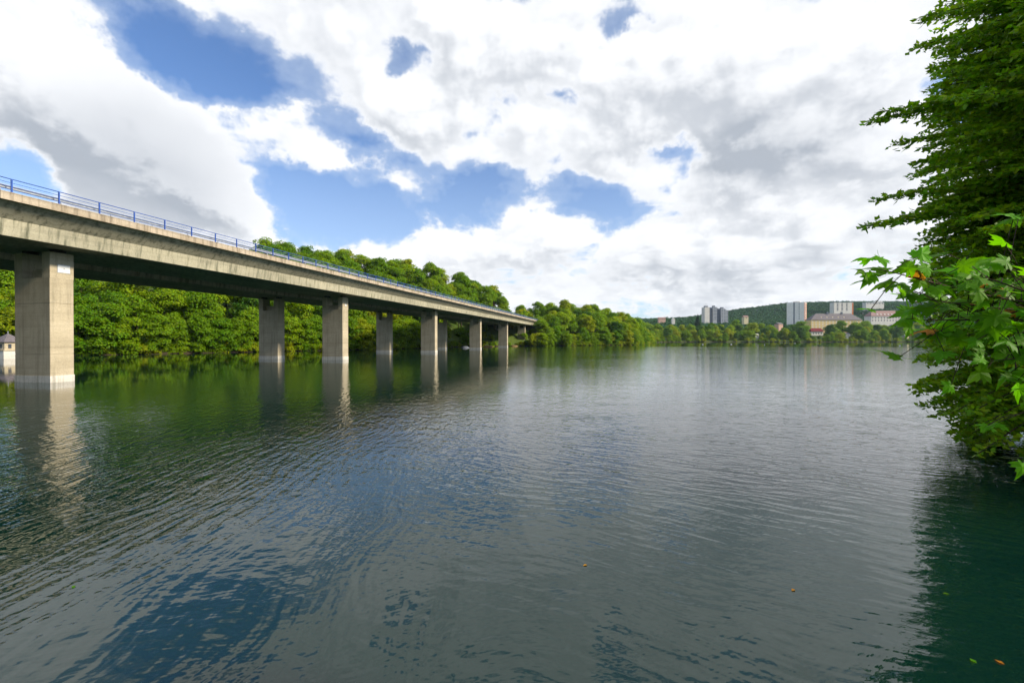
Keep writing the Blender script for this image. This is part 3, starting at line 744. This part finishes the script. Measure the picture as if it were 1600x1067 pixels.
# white slab tower with dark window columns
Y = 1000; pa = at(1303, 472.5, Y); pb_ = at(1333, 472.5, Y); gb = 40.0; h = pa.z - gb; W = pb_.x - pa.x
e = empty('tower_block', ((pa.x + pb_.x) / 2, Y, gb)); tag(e, 'pale slab tower with dark window columns and flat roof on the hill', 'building')
MB().box(-W/2, W/2, 0, 14, 0, h).build('wall', M['w_white'], e)
for f in (.18, .42, .66): 
    for k in range(6): link('window', win_mesh(W * .09, 1.7), e, (-W/2 + W * f, 0, h - 3.2 - 3.0 * k))
MB().box(W/2 - 3, W/2 + 0.1, -0.12, 6, 0, h - 1).build('orange_panel', M['w_orange'], e)
MB().box(-W/2 - 0.4, W/2 + 0.4, -0.4, 14.4, h, h + 0.8).build('roof_slab', M['w_dgrey'], e)
keep(1302, 1334, 471, 485, Y)
Y = 1200; pa = at(1353, 471, Y); pb_ = at(1381, 471, Y); gb = 62.0; h = pa.z - gb; W = pb_.x - pa.x
e = empty('apartment_house', ((pa.x + pb_.x) / 2, Y, gb)); tag(e, 'long low pale apartment house on the wooded ridge', 'building')
MB().box(-W/2, W/2, 0, 13, 0, h - 3).box(W * .05, W * .45, 2, 12, h - 3, h).build('wall', M['w_white'], e)
grid_windows(e, [-W/2 + W * (i + .5) / 6 for i in range(6)], [h - 6.5], 0, 4, 1.8)
MB().box(-W/2 - .5, W/2 + .5, -.5, 13.5, h - 3.0, h - 2.2).build('roof_slab', M['w_grey'], e)
keep(1351, 1382, 470, 477, Y)
# yellow school-like house with slate hip roof and red awning
Y = 720; pa = at(1267, 500, Y); pb_ = at(1347, 500, Y); gb = 12.0; h = pa.z - gb; W = pb_.x - pa.x
e = empty('yellow_house', ((pa.x + pb_.x) / 2, Y, gb)); tag(e, 'large yellow house with long dark slate roof behind the far shore trees', 'building')
MB().box(-W/2, W/2, 0, 15, 0, h).build('wall', M['w_yellow'], e)
rf = gable(MB(), -W/2, W/2, 0, 15, h, h + 10.5, 13, 0.8).build('roof', M['roof_slate'], e)
for x in (-W * .12, W * .16): MB().box(x - 1.1, x + 1.1, 6, 8.2, h + 5, h + 13.2).build('chimney', M['w_dgrey'], rf)
grid_windows(e, [-W/2 + W * (i + .5) / 15 for i in range(15)], [h - 4.0, h - 8.2, h - 12.4], 0, 1.7, 2.3, 'w_white')
for i in range(5): gable(MB().box(-.9, .9, 0, 2, 0, 1.4), -.9, .9, 0, 2, 1.4, 2.2, .9, .1).build('dormer', M['w_cream'], rf, loc=(-W/2 + 18 + i * 9, 2.2, h + 3.0))
keep(1266, 1296, 487, 515, Y); keep(1296, 1346, 486, 493, Y)
e = empty('garden_pavilion', (at(1277, 520, 700).x, 700, 9.0)); tag(e, 'low pavilion with dark red roof in front of the yellow house', 'building')
MB().box(-9, 9, 0, 8, 0, 6.5).build('wall', M['w_white'], e); gable(MB(), -9, 9, 0, 8, 6.5, 11.5, 2, 1.0).build('roof', M['w_red'], e)
grid_windows(e, [-6, -2, 2, 6], [2.5], 0, 1.6, 2.2)
keep(1268, 1287, 511, 524, 700)
# white house with mansard roof and dormers
Y = 800; pa = at(1361, 494, Y); pb_ = at(1425, 494, Y); gb = 22.0; h = pa.z - gb; W = pb_.x - pa.x
e = empty('white_house', ((pa.x + pb_.x) / 2, Y, gb)); tag(e, 'long white house with brown mansard roof and a row of dormers', 'building')
MB().box(-W/2, W/2, 0, 16, 0, h).build('wall', M['w_white'], e)
rf = gable(MB(), -W/2, W/2, 0, 16, h, h + 10, 7, 0.7).build('roof', M['roof_brown'], e)
for i in range(9): gable(MB().box(-1.2, 1.2, 0, 3.4, 0, 2.0), -1.2, 1.2, 0, 3.4, 2.0, 3.0, 1.2, .15).build('dormer', M['w_white'], rf, loc=(-W/2 + 12 + i * 6.4, 1.0, h + 1.5))
grid_windows(e, [-W/2 + W * (i + .5) / 14 for i in range(14)], [h - 4.2, h - 8.6], 0, 1.6, 2.2)
keep(1360, 1412, 484, 506, Y)
# small houses between the trees
def small_house(label, px, py, Y, w, hw_, hr, wm, rm, rot=0.0, dep=8, deep=8):
    p = at(px, py, Y); e = empty('small_house', (p.x, Y, p.z - deep), rot); tag(e, label, 'house')
    MB().box(-w/2, w/2, 0, dep, 0, hw_ + deep).build('wall', M[wm], e)
    gable(MB(), -w/2, w/2, 0, dep, hw_ + deep, hw_ + deep + hr, 0, .4).build('roof', M[rm], e)
    n_ = max(1, int(w // 4)); grid_windows(e, [-w/2 + w * (i + .5) / n_ for i in range(n_)], [hw_ + deep - 2.4], 0, 1.1, 1.4)
    q = F / Y; keep(px - w * q / 2, px + w * q / 2, py - (hw_ + hr) * q, py, Y)
    return e
small_house('pinkish brick house at the foot of the blue wooded rise', 1034.5, 501, 1000, 15, 4.5, 3.0, 'w_pink', 'roof_brown')
small_house('narrow white gabled house with pointed roof before the far wood', 1054, 504, 900, 5.5, 5, 4.5, 'w_white', 'w_white', 1.57, 6)
small_house('small cream house with brown roof beside the grey tower block', 1166, 499, 760, 7, 4, 2.5, 'w_cream', 'roof_brown')
small_house('pale pink house half hidden between far shore trees', 1220, 511, 700, 8.5, 4.5, 2.5, 'w_pink', 'roof_slate', 0.3)
small_house('tiny white boathouse at the far waterline under a dark tree', 1325, 525.5, 640, 6, 3, 2, 'w_white', 'roof_slate')
small_house('small white shed among bushes on the far shore bank', 1183, 525.5, 630, 4.5, 2.2, 1.4, 'w_white', 'w_white')
small_house('white tent-like kiosk with sloping roof on the far bank meadow', 1419, 529, 640, 6, 2.4, 2.6, 'w_cream', 'w_grey', 0.5)

# ------------------------------------------------------------------ far shore trees
def blocked(x, y, z, H, rad):
    px, _ = proj(x, y, z); top = proj(x, y, z + H)[1]; bot = proj(x, y, z)[1]; w = rad * F / y
    for x0, x1, y0, y1, Yb in KEEP:
        if y < Yb + 4 and px + w > x0 and px - w < x1 and top < y1 - 1.0 and bot > y0: return True
        if abs(y - Yb) < 12 and px + w > x0 and px - w < x1: return True
    return False
def far_ok(x, y, z, d, dr):
    if d < 3 or dr < 45: return False
    px, _ = proj(x, y, z)
    return 985 < px < 1560 and (d < 330)
fs = scatter(9000, (110, 1000, 380, 930), far_ok, lambda x, y, d: 8.5 if d < 40 else 12 if d < 140 else 20, 8)
fs.sort(key=lambda q: q[1]); cnt = 0
for (x, y, z, d, dr) in fs:
    s = rnd.uniform(0.75, 1.45) if d > 12 else rnd.uniform(0.45, 0.8)
    u = rnd.random(); mk = 'leaf_a' if u < .38 else 'leaf_b' if u < .68 else 'leaf_c' if u < .86 else 'leaf_d'
    key = rnd.choice([k for k in PROTO if k.startswith('hill_' if d > 40 or mk == 'leaf_d' else 'bank_') and mk in k])
    H = (15 if key.startswith('hill') else 12) * s
    for _ in range(4):
        if not blocked(x, y, z, H, 5 * s): break
        s *= 0.72; H *= 0.72
    else: continue
    if s < 0.3: continue
    cnt += 1
    if cnt > 290: break
    look = {'leaf_a': 'fresh green', 'leaf_b': 'mid green', 'leaf_c': 'yellow green', 'leaf_d': 'dark green'}[mk]; fpx = proj(x, y, z)[0]
    where = ('beyond the wooded spur' if fpx < 1085 else 'below the grey tower block' if fpx < 1160 else 'between the grey and orange striped towers' if fpx < 1235
             else 'around the yellow house' if fpx < 1350 else 'below the white mansard house')
    lab = look + (' low tree at the far waterline ' if d < 12 else ' tree on the far shore ' if d < 110 else ' tree on the rising ground ') + where
    place('far_shore_tree', key, x, y, s, lab, 'tree', lab.replace(' tree ', ' trees '), rnd.random() * 6.28)
for px, Y, s, mk, lab in ((1252, 650, 1.75, 'leaf_b', 'big round tree in front of the white and orange tower block'), (1297, 640, 1.45, 'leaf_d', 'dark rounded tree beside the red roofed pavilion'),
        (1316, 665, 1.75, 'leaf_b', 'broad tree hiding the middle of the yellow house'), (1334, 660, 1.7, 'leaf_a', 'fresh green tree before the right end of the yellow house'), (1351, 672, 1.75, 'leaf_a', 'tall tree between the yellow and the white house'),
        (1150, 690, 1.85, 'leaf_b', 'tall spreading tree right beside the grey tower block'), (1178, 640, 1.55, 'leaf_c', 'yellow green round tree standing on the far bank'), (1112, 650, 1.6, 'leaf_b', 'broad tree below the grey tower block'), (1196, 635, 1.2, 'leaf_d', 'dark conical tree on the far bank')):
    q = at(px, 530, Y); place('far_shore_tree', rnd.choice([k for k in PROTO if k.startswith('hill_') and mk in k]), q.x, q.y, s, lab, 'tree', None, rnd.random() * 6.28)
print('far trees', cnt)
for i, (p, nrm) in enumerate(walk(LAKE, 13, 21, 7.5)):
    q = p + nrm * rnd.uniform(0.5, 3)
    if shore_d(np.array([[q.x, q.y]]))[0] < 0: q = p - nrm * rnd.uniform(0.5, 3)
    px, _ = proj(q.x, q.y, 1)
    if px < 990 or px > 1500 or rnd.random() < 0.15: continue
    s = rnd.uniform(0.8, 1.7)
    if blocked(q.x, q.y, 0.6, 3.2 * s, 2.3 * s): continue
    place('far_bush', rnd.choice(keys_s), q.x, q.y, s, 'round bush along the grassy edge of the far shore', 'bush', 'bushes along the far shore', rnd.random() * 6.28, z=0.5)

# distant wood on the blue hill: one mass
def distant_wood():
    r = np.random.default_rng(21); n = 60000
    P = np.stack([r.uniform(250, 2100, n), r.uniform(760, 1600, n)], 1)
    px = 800 + F * P[:, 0] / P[:, 1]; Z, D = ground_z(P); dr, _ = seg_dist(P, RIDGE2, False)
    ok = (px > 990) & (px < 1620) & (D > 150); P, Z = P[ok], Z[ok]
    cell = {}; keepi = []
    for i, (x, y) in enumerate(P):
        k = (int(x // 10), int(y // 12))
        if k in cell: continue
        if any(y < Yb + 10 and x0 - 5 < 800 + F * x / y < x1 + 5 and HY - F * (Z[i] + 13 - CAMZ) / y < y1 - 1 for x0, x1, y0, y1, Yb in KEEP if Yb > 750): continue
        cell[k] = 1; keepi.append(i)
    P, Z = P[keepi], Z[keepi]; m = len(P); print('distant crowns', m)
    nl = 46
    q = r.normal(size=(m * nl, 3)); q /= np.linalg.norm(q, axis=1, keepdims=True); q[:, 2] = np.abs(q[:, 2]) * 1.1 - 0.25
    sc = np.repeat(r.uniform(0.75, 1.35, m), nl)[:, None]
    base = np.repeat(np.column_stack([P, Z + 7.5]), nl, 0)
    pts = base + q * np.array([5.6, 5.6, 6.2]) * sc * (0.8 + 0.25 * r.random((m * nl, 1)))
    N = q + np.array([0, 0, 0.4]) + r.normal(size=q.shape) * 0.3
    s = 3.0 * (0.7 + 0.6 * r.random(m * nl))
    V, Fq = leaf_quads(pts, N, s * 1.2, s, r)
    tag(link('distant_wood', mesh_np('distant_wood', V, Fq, M['far_leaf'])), 'blue green wood covering the distant hill behind the tower blocks', 'wood', kind='stuff')
distant_wood()

# ------------------------------------------------------------------ intake tower at the left shore
def intake_tower():
    p = at(12.6, 560, 94); e = empty('intake_tower', (p.x, p.y, 0), R(-10)); tag(e, 'small stone water tower with slate pyramid roof standing at the shore', 'building')
    pl = MB().box(-1.9, 1.9, -1.9, 1.9, -3, 1.55).build('plinth', M['whitestone'], e)
    MB().box(-2.0, 2.0, -2.0, 2.0, 1.55, 1.72).build('ledge', M['stone'], e)
    MB().box(-1.55, 1.55, -1.55, 1.55, 1.72, 3.35).build('wall', M['stone'], e)
    b = MB(); a = 1.95; b.v = [(-a,-a,3.35),(a,-a,3.35),(a,a,3.35),(-a,a,3.35),(0,0,5.15)]; b.f = [(3,2,1,0),(0,1,4),(1,2,4),(2,3,4),(3,0,4)]
    b.build('roof', M['roof_slate'], e); MB().tube([(0, 0, 5.0), (0, 0, 5.6)], 0.05, 5).build('finial', M['galv'], e)
    for x in (-0.7, 0.7):
        w = link('window', MB().box(-.26, .26, -.05, .08, 0, .85).mesh('window', M['glass']), e, (x, -1.55, 2.1))
        MB().box(-.33, .33, -.09, .05, -.1, 0).build('sill', M['whitestone'], w)
        w = link('window', MB().box(-.26, .26, -.05, .08, 0, .85).mesh('window', M['glass']), e, (1.55, x, 2.1), (0, 0, R(90)))
    MB().box(-.12, .12, -2.05, -1.88, -1, 1.5).build('ladder_slot', M['black'], e)
intake_tower()

# ------------------------------------------------------------------ water birds far out
def bird(px, py, label):
    Y = F * CAMZ / (py - HY); p = at(px, py, Y); e = empty('water_bird', (p.x, Y, 0), rnd.random() * 6.28); tag(e, label, 'bird', 'white birds on the water')
    b = MB(); pts = [(-0.55, 0, .22), (-0.42, 0, .2), (-0.1, 0, .17), (0.22, 0, .17), (0.42, 0, .26)]
    b.tube(pts, [0.03, .13, .22, .2, .07], 8); b.tube([(0.34, 0, .22), (0.48, 0, .42), (0.44, 0, .62), (0.5, 0, .72), (0.6, 0, .70)], [.07, .05, .045, .06, .04], 6)
    b.build('body', M['plate'], e, True); MB().tube([(0.59, 0, .70), (0.70, 0, .67)], [.03, .012], 5).build('beak', M['maple_orange'], e)
for px, py in ((1098, 538.2), (1142.5, 538.2), (1194.5, 538.8), (1242, 536.5), (1406, 540.5)): bird(px, py, 'white bird floating on the water before the far shore')

# ------------------------------------------------------------------ big overhanging tree at the right
def hero_tree():
    rng = np.random.default_rng(77)
    base = np.array([24.0, 16.8, 0.0]); base[2] = gz(base[0], base[1]) - 0.2
    e = empty('overhanging_tree', tuple(base)); tag(e, 'large dense green tree with layered branches hanging over the water', 'tree')
    # left outline of the crown: height -> least x/y ratio of branch tips
    ez = np.array([-1, 0.3, 0.9, 2.2, 3.6, 5.0, 6.5, 8.0, 9.2, 10.5, 11.6, 13.0, 14.5, 16, 19]); er = np.array([1.04, .98, .92, .885, .89, .90, .89, .87, .90, .88, .86, .91, .885, .90, .93])
    wood = MB(); wood.tube([(0, 0, -.5), (-.1, .1, 3), (.1, -.1, 8), (-.1, .1, 13), (.2, 0, 18.5)], [.48, .36, .28, .18, .04], 9)
    LP, LN, LT = [], [], []
    def spray(p0, p1, sag, w=1.0, dens=1.0):
        p0, p1 = np.array(p0, float), np.array(p1, float); ln = np.linalg.norm(p1 - p0); ns = max(6, int(ln / .11))
        t = np.linspace(0, 1, ns + 1)[:, None]
        ctl = (p0 + p1) / 2 + np.array([0, 0, sag]); C_ = (1-t)**2 * p0 + 2*t*(1-t) * ctl + t**2 * p1
        wood.tube([tuple(c - base) for c in C_[::max(1, ns // 6)]], list(np.linspace(.055, .012, len(C_[::max(1, ns // 6)]))), 4, cap=False)
        tan = np.gradient(C_, axis=0); tan /= np.linalg.norm(tan, axis=1, keepdims=True)
        side = np.cross(tan, [0, 0, 1.0]); side /= np.linalg.norm(side, axis=1, keepdims=True)
        for k in range(ns + 1):
            f = k / ns
            if f < .22: continue
            for sg in (-1, 1):
                if rng.random() > .80 * dens: continue
                tl = (0.18 + 1.05 * (1 - f) ** .8) * w * rng.uniform(.55, 1.15)
                dirv = side[k] * sg * .85 + tan[k] * .75 + np.array([0, 0, rng.normal() * .30 - .05]); dirv /= np.linalg.norm(dirv)
                m = max(2, int(tl / .062)); s_ = (np.arange(m) + rng.random(m) * .6) / m
                Q = C_[k] + dirv * (s_ * tl)[:, None] + np.array([0, 0, -1]) * (.16 * s_ ** 2 * tl)[:, None]
                alt = np.where(np.arange(m) % 2 == 0, 1, -1)[:, None]; perp = np.cross(dirv, [0, 0, 1.0])
                T_ = dirv * .7 + perp * alt * .75 + np.array([0, 0, -.25]) + rng.normal(size=(m, 3)) * .22
                LP.append(Q); LT.append(T_); LN.append(np.array([-.1, -.25, .9]) + rng.normal(size=(m, 3)) * .55)
    def edge(z): return np.interp(z, ez, er)
    nb = 520
    for i in range(nb):
        z0 = .9 + 17.2 * ((i + rng.random()) / nb)
        az = rng.uniform(-1.25, 1.25) if rng.random() < .82 else rng.uniform(-3.14, 3.14)   # around -x
        ln = rng.uniform(7.5, 11.4) * (1 if z0 < 14 else 1 - (z0 - 14) * .06)
        d = np.array([-math.cos(az), math.sin(az)])
        drop = rng.uniform(.5, 1.9) + (0.8 if z0 < 4 else 0)
        zt = max(.18 + rng.random() * .5, z0 - drop) if z0 < 12 else z0 + rng.uniform(-1.2, .8)
        for _ in range(40):
            tip = base[:2] + d * ln
            if tip[1] > 3 and tip[0] / tip[1] > edge(zt) + .03 * abs(rng.normal()) + 0.004: break
            ln *= .96
        if ln < 1.5: continue
        spray((base[0], base[1], z0), (tip[0], tip[1], zt), .35 + .05 * ln, rng.uniform(.75, 1.1))
    # the boughs that reach farthest out over the lake
    for px, py, Yd, z0 in ((1357, 190, 16.2, 13.4), (1372, 176, 16.0, 13.2), (1349, 355, 15.8, 10.0), (1366, 310, 16.3, 9.9), (1400, 225, 16.0, 12.4), (1392, 345, 16.4, 9.4), (1428, 75, 16.0, 16.2), (1436, 30, 16.4, 17.2), (1432, 612, 16.2, 3.4), (1438, 598, 15.9, 3.6), (1446, 632, 16.4, 2.9), (1440, 560, 16.0, 4.4), (1425, 420, 16, 8.0), (1430, 255, 16, 11.8)):
        q = at(px, py, Yd); spray((base[0], base[1], z0), tuple(q), .5, 1.25, 1.2)
    P, N, T_ = np.concatenate(LP), np.concatenate(LN), np.concatenate(LT)
    n = len(P); print('hero leaves', n)
    s = .20 * rng.uniform(.65, 1.3, n)
    V, Fq = leaf_quads(P - base, N, s, s * .66, rng, T_)
    fo = link('foliage', mesh_np('foliage', V, Fq, M['beech']), e); tag(fo, kind='stuff')
    wood.build('trunk', M['bark'], e, True)
hero_tree()

# ------------------------------------------------------------------ young maple close by, big leaves
def maple():
    rng = np.random.default_rng(9); r = random.Random(4)
    bx, by = 5.6, 2.2; bz = gz(bx, by)
    e = empty('young_maple', (bx, by, bz)); tag(e, 'young maple with big bright lobed leaves reaching in from the bank', 'tree')
    B = Vector((bx, by, bz))
    # palmate outline
    half = [(0.0, -0.02), (.10, -.10), (.30, -.16), (.24, -.03), (.44, .06), (.60, .20), (.43, .22), (.50, .40), (.36, .36), (.30, .33), (.24, .36), (.26, .56), (.17, .55), (.10, .72), (0.0, .98)]
    out = half + [(-x, y) for x, y in reversed(half[1:-1])]
    def leaf_mesh(m, curl):
        b = MB(); b.v = [(0, .22, .02)] + [(x * .5 / .6, y - 0.0, -curl * (x * x * 1.3 + max(0, y - .3) ** 2 * .9) + .03 * math.sin(9 * x + 5 * y)) for x, y in out]
        k = len(out); b.f = [(0, 1 + i, 1 + (i + 1) % k) for i in range(k)]
        b.tube([(0, .02, 0), (0.01, -.25, .03), (0, -.5, .12)], .008, 3, False)
        return b.mesh('leaf', m)
    LM = [leaf_mesh(M['maple'], c) for c in (.15, .35, .6)]; LO = [leaf_mesh(M['maple_orange'], .5)]
    trunk = MB().tube([(0, 0, -.3), (-.05, .05, 1.0), (.02, .1, 2.2), (-.05, .15, 3.6)], [.06, .05, .04, .012], 7).build('trunk', M['bark'], e, True)
    def add_leaf(p, out_dir, size, orange=False):
        # leaf blades droop outward and face up / towards the light and the open lake
        nrm = (Vector((r.gauss(-.15, .45), r.gauss(-.55, .4), r.gauss(.75, .35)))).normalized()
        y = (out_dir + Vector((r.gauss(0, .5), r.gauss(0, .4), -.45 + r.gauss(0, .35)))); y = (y - nrm * y.dot(nrm)).normalized(); x = y.cross(nrm)
        m = Matrix((x, y, nrm)).transposed().to_4x4(); m.translation = p - B; 
        o = link('leaf', LO[0] if orange else r.choice(LM), e); o.matrix_local = m @ Matrix.Scale(size, 4)
    total = 0
    def bough(pts, n, size, side=.25, first=.58, tip_orange=0):
        nonlocal total
        P = [Vector(p) for p in pts]; rad = list(np.linspace(.010, .0018, len(P)))
        MB().tube([p - B for p in P], rad, 5).build('branch', M['bark'], e, True)
        L = [(b - a).length for a, b in zip(P[:-1], P[1:])]; tot = sum(L)
        for i in range(n):
            f = first + (1 - first) * (i + r.random() * .6) / n if i < n - 1 else 1.0
            s = f * tot; k = 0
            while k < len(L) - 1 and s > L[k]: s -= L[k]; k += 1
            d = (P[k + 1] - P[k]).normalized(); p = P[k] + d * min(s, L[k])
            off = Vector((r.gauss(0, 1), r.gauss(0, .7), r.gauss(0, 1))) * side * (0.15 if f > .97 else 1)
            q = p + off
            if off.length > .07: MB().tube([p - B, p - B + off * .5 + Vector((0, 0, .02)), q - B], .003, 3, False).build('twig', M['bark'], e)
            add_leaf(q, (d + off.normalized() * .6).normalized(), size * r.uniform(.7, 1.2), tip_orange and .30 < f < .9 and total % 5 == 1); total += 1
    j = lambda px, py, Y: at(px, py, Y)
    hub = Vector((5.5, 2.35, bz + 2.3)); hub2 = Vector((5.55, 2.3, bz + 1.3)); hub3 = Vector((5.6, 2.25, bz + .5))
    bough([hub, j(1640, 478, 3.2), j(1540, 462, 3.1), j(1450, 440, 3.0), j(1392, 425, 2.95), j(1366, 420, 2.92)], 26, .15, .10, .62, 1)
    bough([hub, j(1640, 470, 3.0), j(1560, 440, 3.0), j(1500, 425, 3.1)], 42, .18, .18)
    bough([hub, j(1650, 490, 3.3), j(1540, 480, 3.3), j(1460, 470, 3.2), j(1400, 458, 3.15)], 36, .15, .14, .58, 1)
    bough([hub, j(1640, 500, 3.3), j(1540, 500, 3.3), j(1450, 500, 3.3), j(1415, 498, 3.3)], 46, .175, .20)
    bough([hub2, j(1640, 520, 3.4), j(1560, 520, 3.5), j(1480, 525, 3.5)], 46, .175, .20)
    bough([hub, j(1650, 450, 3.4), j(1590, 425, 3.4), j(1540, 410, 3.4)], 28, .16, .17)
    bough([hub2, j(1650, 560, 3.2), j(1590, 560, 3.2), j(1530, 565, 3.2)], 28, .16, .17)
    bough([hub2, j(1660, 620, 3.0), j(1610, 640, 3.0), j(1560, 660, 3.0)], 18, .14, .10)
    bough([hub3, j(1670, 690, 2.9), j(1625, 712, 2.9), j(1597, 722, 2.9)], 7, .13, .05, .6)
    for px, py in ((1350, 424), (1362, 404), (1380, 428), (1364, 436), (1374, 402)): add_leaf(j(px, py, 2.93), Vector((-1, 0, -.3)), .13); total += 1
    print('maple leaves', total)
maple()

# ------------------------------------------------------------------ stones under the bridge end, leaves adrift
def rock(px, py, w, h, mk, label):
    Yd = F * (CAMZ - 0.1) / (py - HY); p = at(px, py, Yd); r = random.Random(px); b = MB(); k = 9
    for ring, (rr, zz) in enumerate(((1.0, -.5), (1.05, .1), (.85, .6), (.45, .95))):
        for i in range(k):
            a = 6.283 * i / k; q = rr * r.uniform(.85, 1.12); b.v.append((w / 2 * q * math.cos(a), w * .35 * q * math.sin(a), h * zz * r.uniform(.9, 1.1)))
    for ring in range(3):
        for i in range(k): j2 = (i + 1) % k; b.f.append((ring*k+i, ring*k+j2, (ring+1)*k+j2, (ring+1)*k+i))
    b.f.append(tuple(3 * k + i for i in range(k)))
    tag(b.build('boulder', M[mk], None, True, (p.x, p.y, 0.0)), label, 'boulder')
M['ochre_rock'] = mat_var('ochre_rock', (0.26, 0.17, 0.06), (0.16, 0.11, 0.05), 1.5, 0.9, bump=0.5)
rock(727, 543.0, 3.4, 0.7, 'w_dgrey', 'grey boulder on the shaded bank under the bridge')
rock(763, 541.8, 5.0, 0.7, 'ochre_rock', 'flat ochre boulder between two bridge piers at the waterline')
rock(803, 540.6, 4.2, 0.6, 'ochre_rock', 'flat ochre boulder at the last bridge pier')
def drift_leaf(px, py, mk, rz, label):
    Yd = F * CAMZ / (py - HY); p = at(px, py, Yd); b = MB()
    b.v = [(0, -.04, .004), (.03, 0, .012), (0, .055, .006), (-.03, 0, .012), (0, 0, .004)]; b.f = [(0, 1, 4), (1, 2, 4), (2, 3, 4), (3, 0, 4)]
    tag(b.build('floating_leaf', M[mk], None, False, (p.x, p.y, 0.002), (0, 0, rz)), label, 'leaf', 'leaves adrift on the lake')
for px, py, mk, rz in ((113, 918, 'maple', 1), (915, 884, 'maple_orange', 2), (1566, 1037, 'maple_orange', .4), (1241, 923, 'maple_orange', 2.2), (1524, 1035, 'maple', 0), (1481, 929, 'maple', 1.4)):
    drift_leaf(px, py, mk, rz, 'small yellow leaf floating on the calm water' if mk != 'maple' else 'small green leaf floating on the calm water')

# ------------------------------------------------------------------ summer air between here and the far hill
hz = bpy.data.materials.new('summer_haze'); hz.use_nodes = True; n = NT(hz.node_tree); n.n.clear()
pv = n.new('ShaderNodeVolumePrincipled'); pv.inputs['Color'].default_value = (0.62, 0.80, 1.0, 1); pv.inputs['Density'].default_value = 0.00005; pv.inputs['Anisotropy'].default_value = 0.2
out = n.new('ShaderNodeOutputMaterial'); n.link(pv.outputs[0], out.inputs['Volume'])
tag(MB().box(-3005, 3005, -3005, 3005, -5.2, 150).build('haze', hz), kind='stuff')
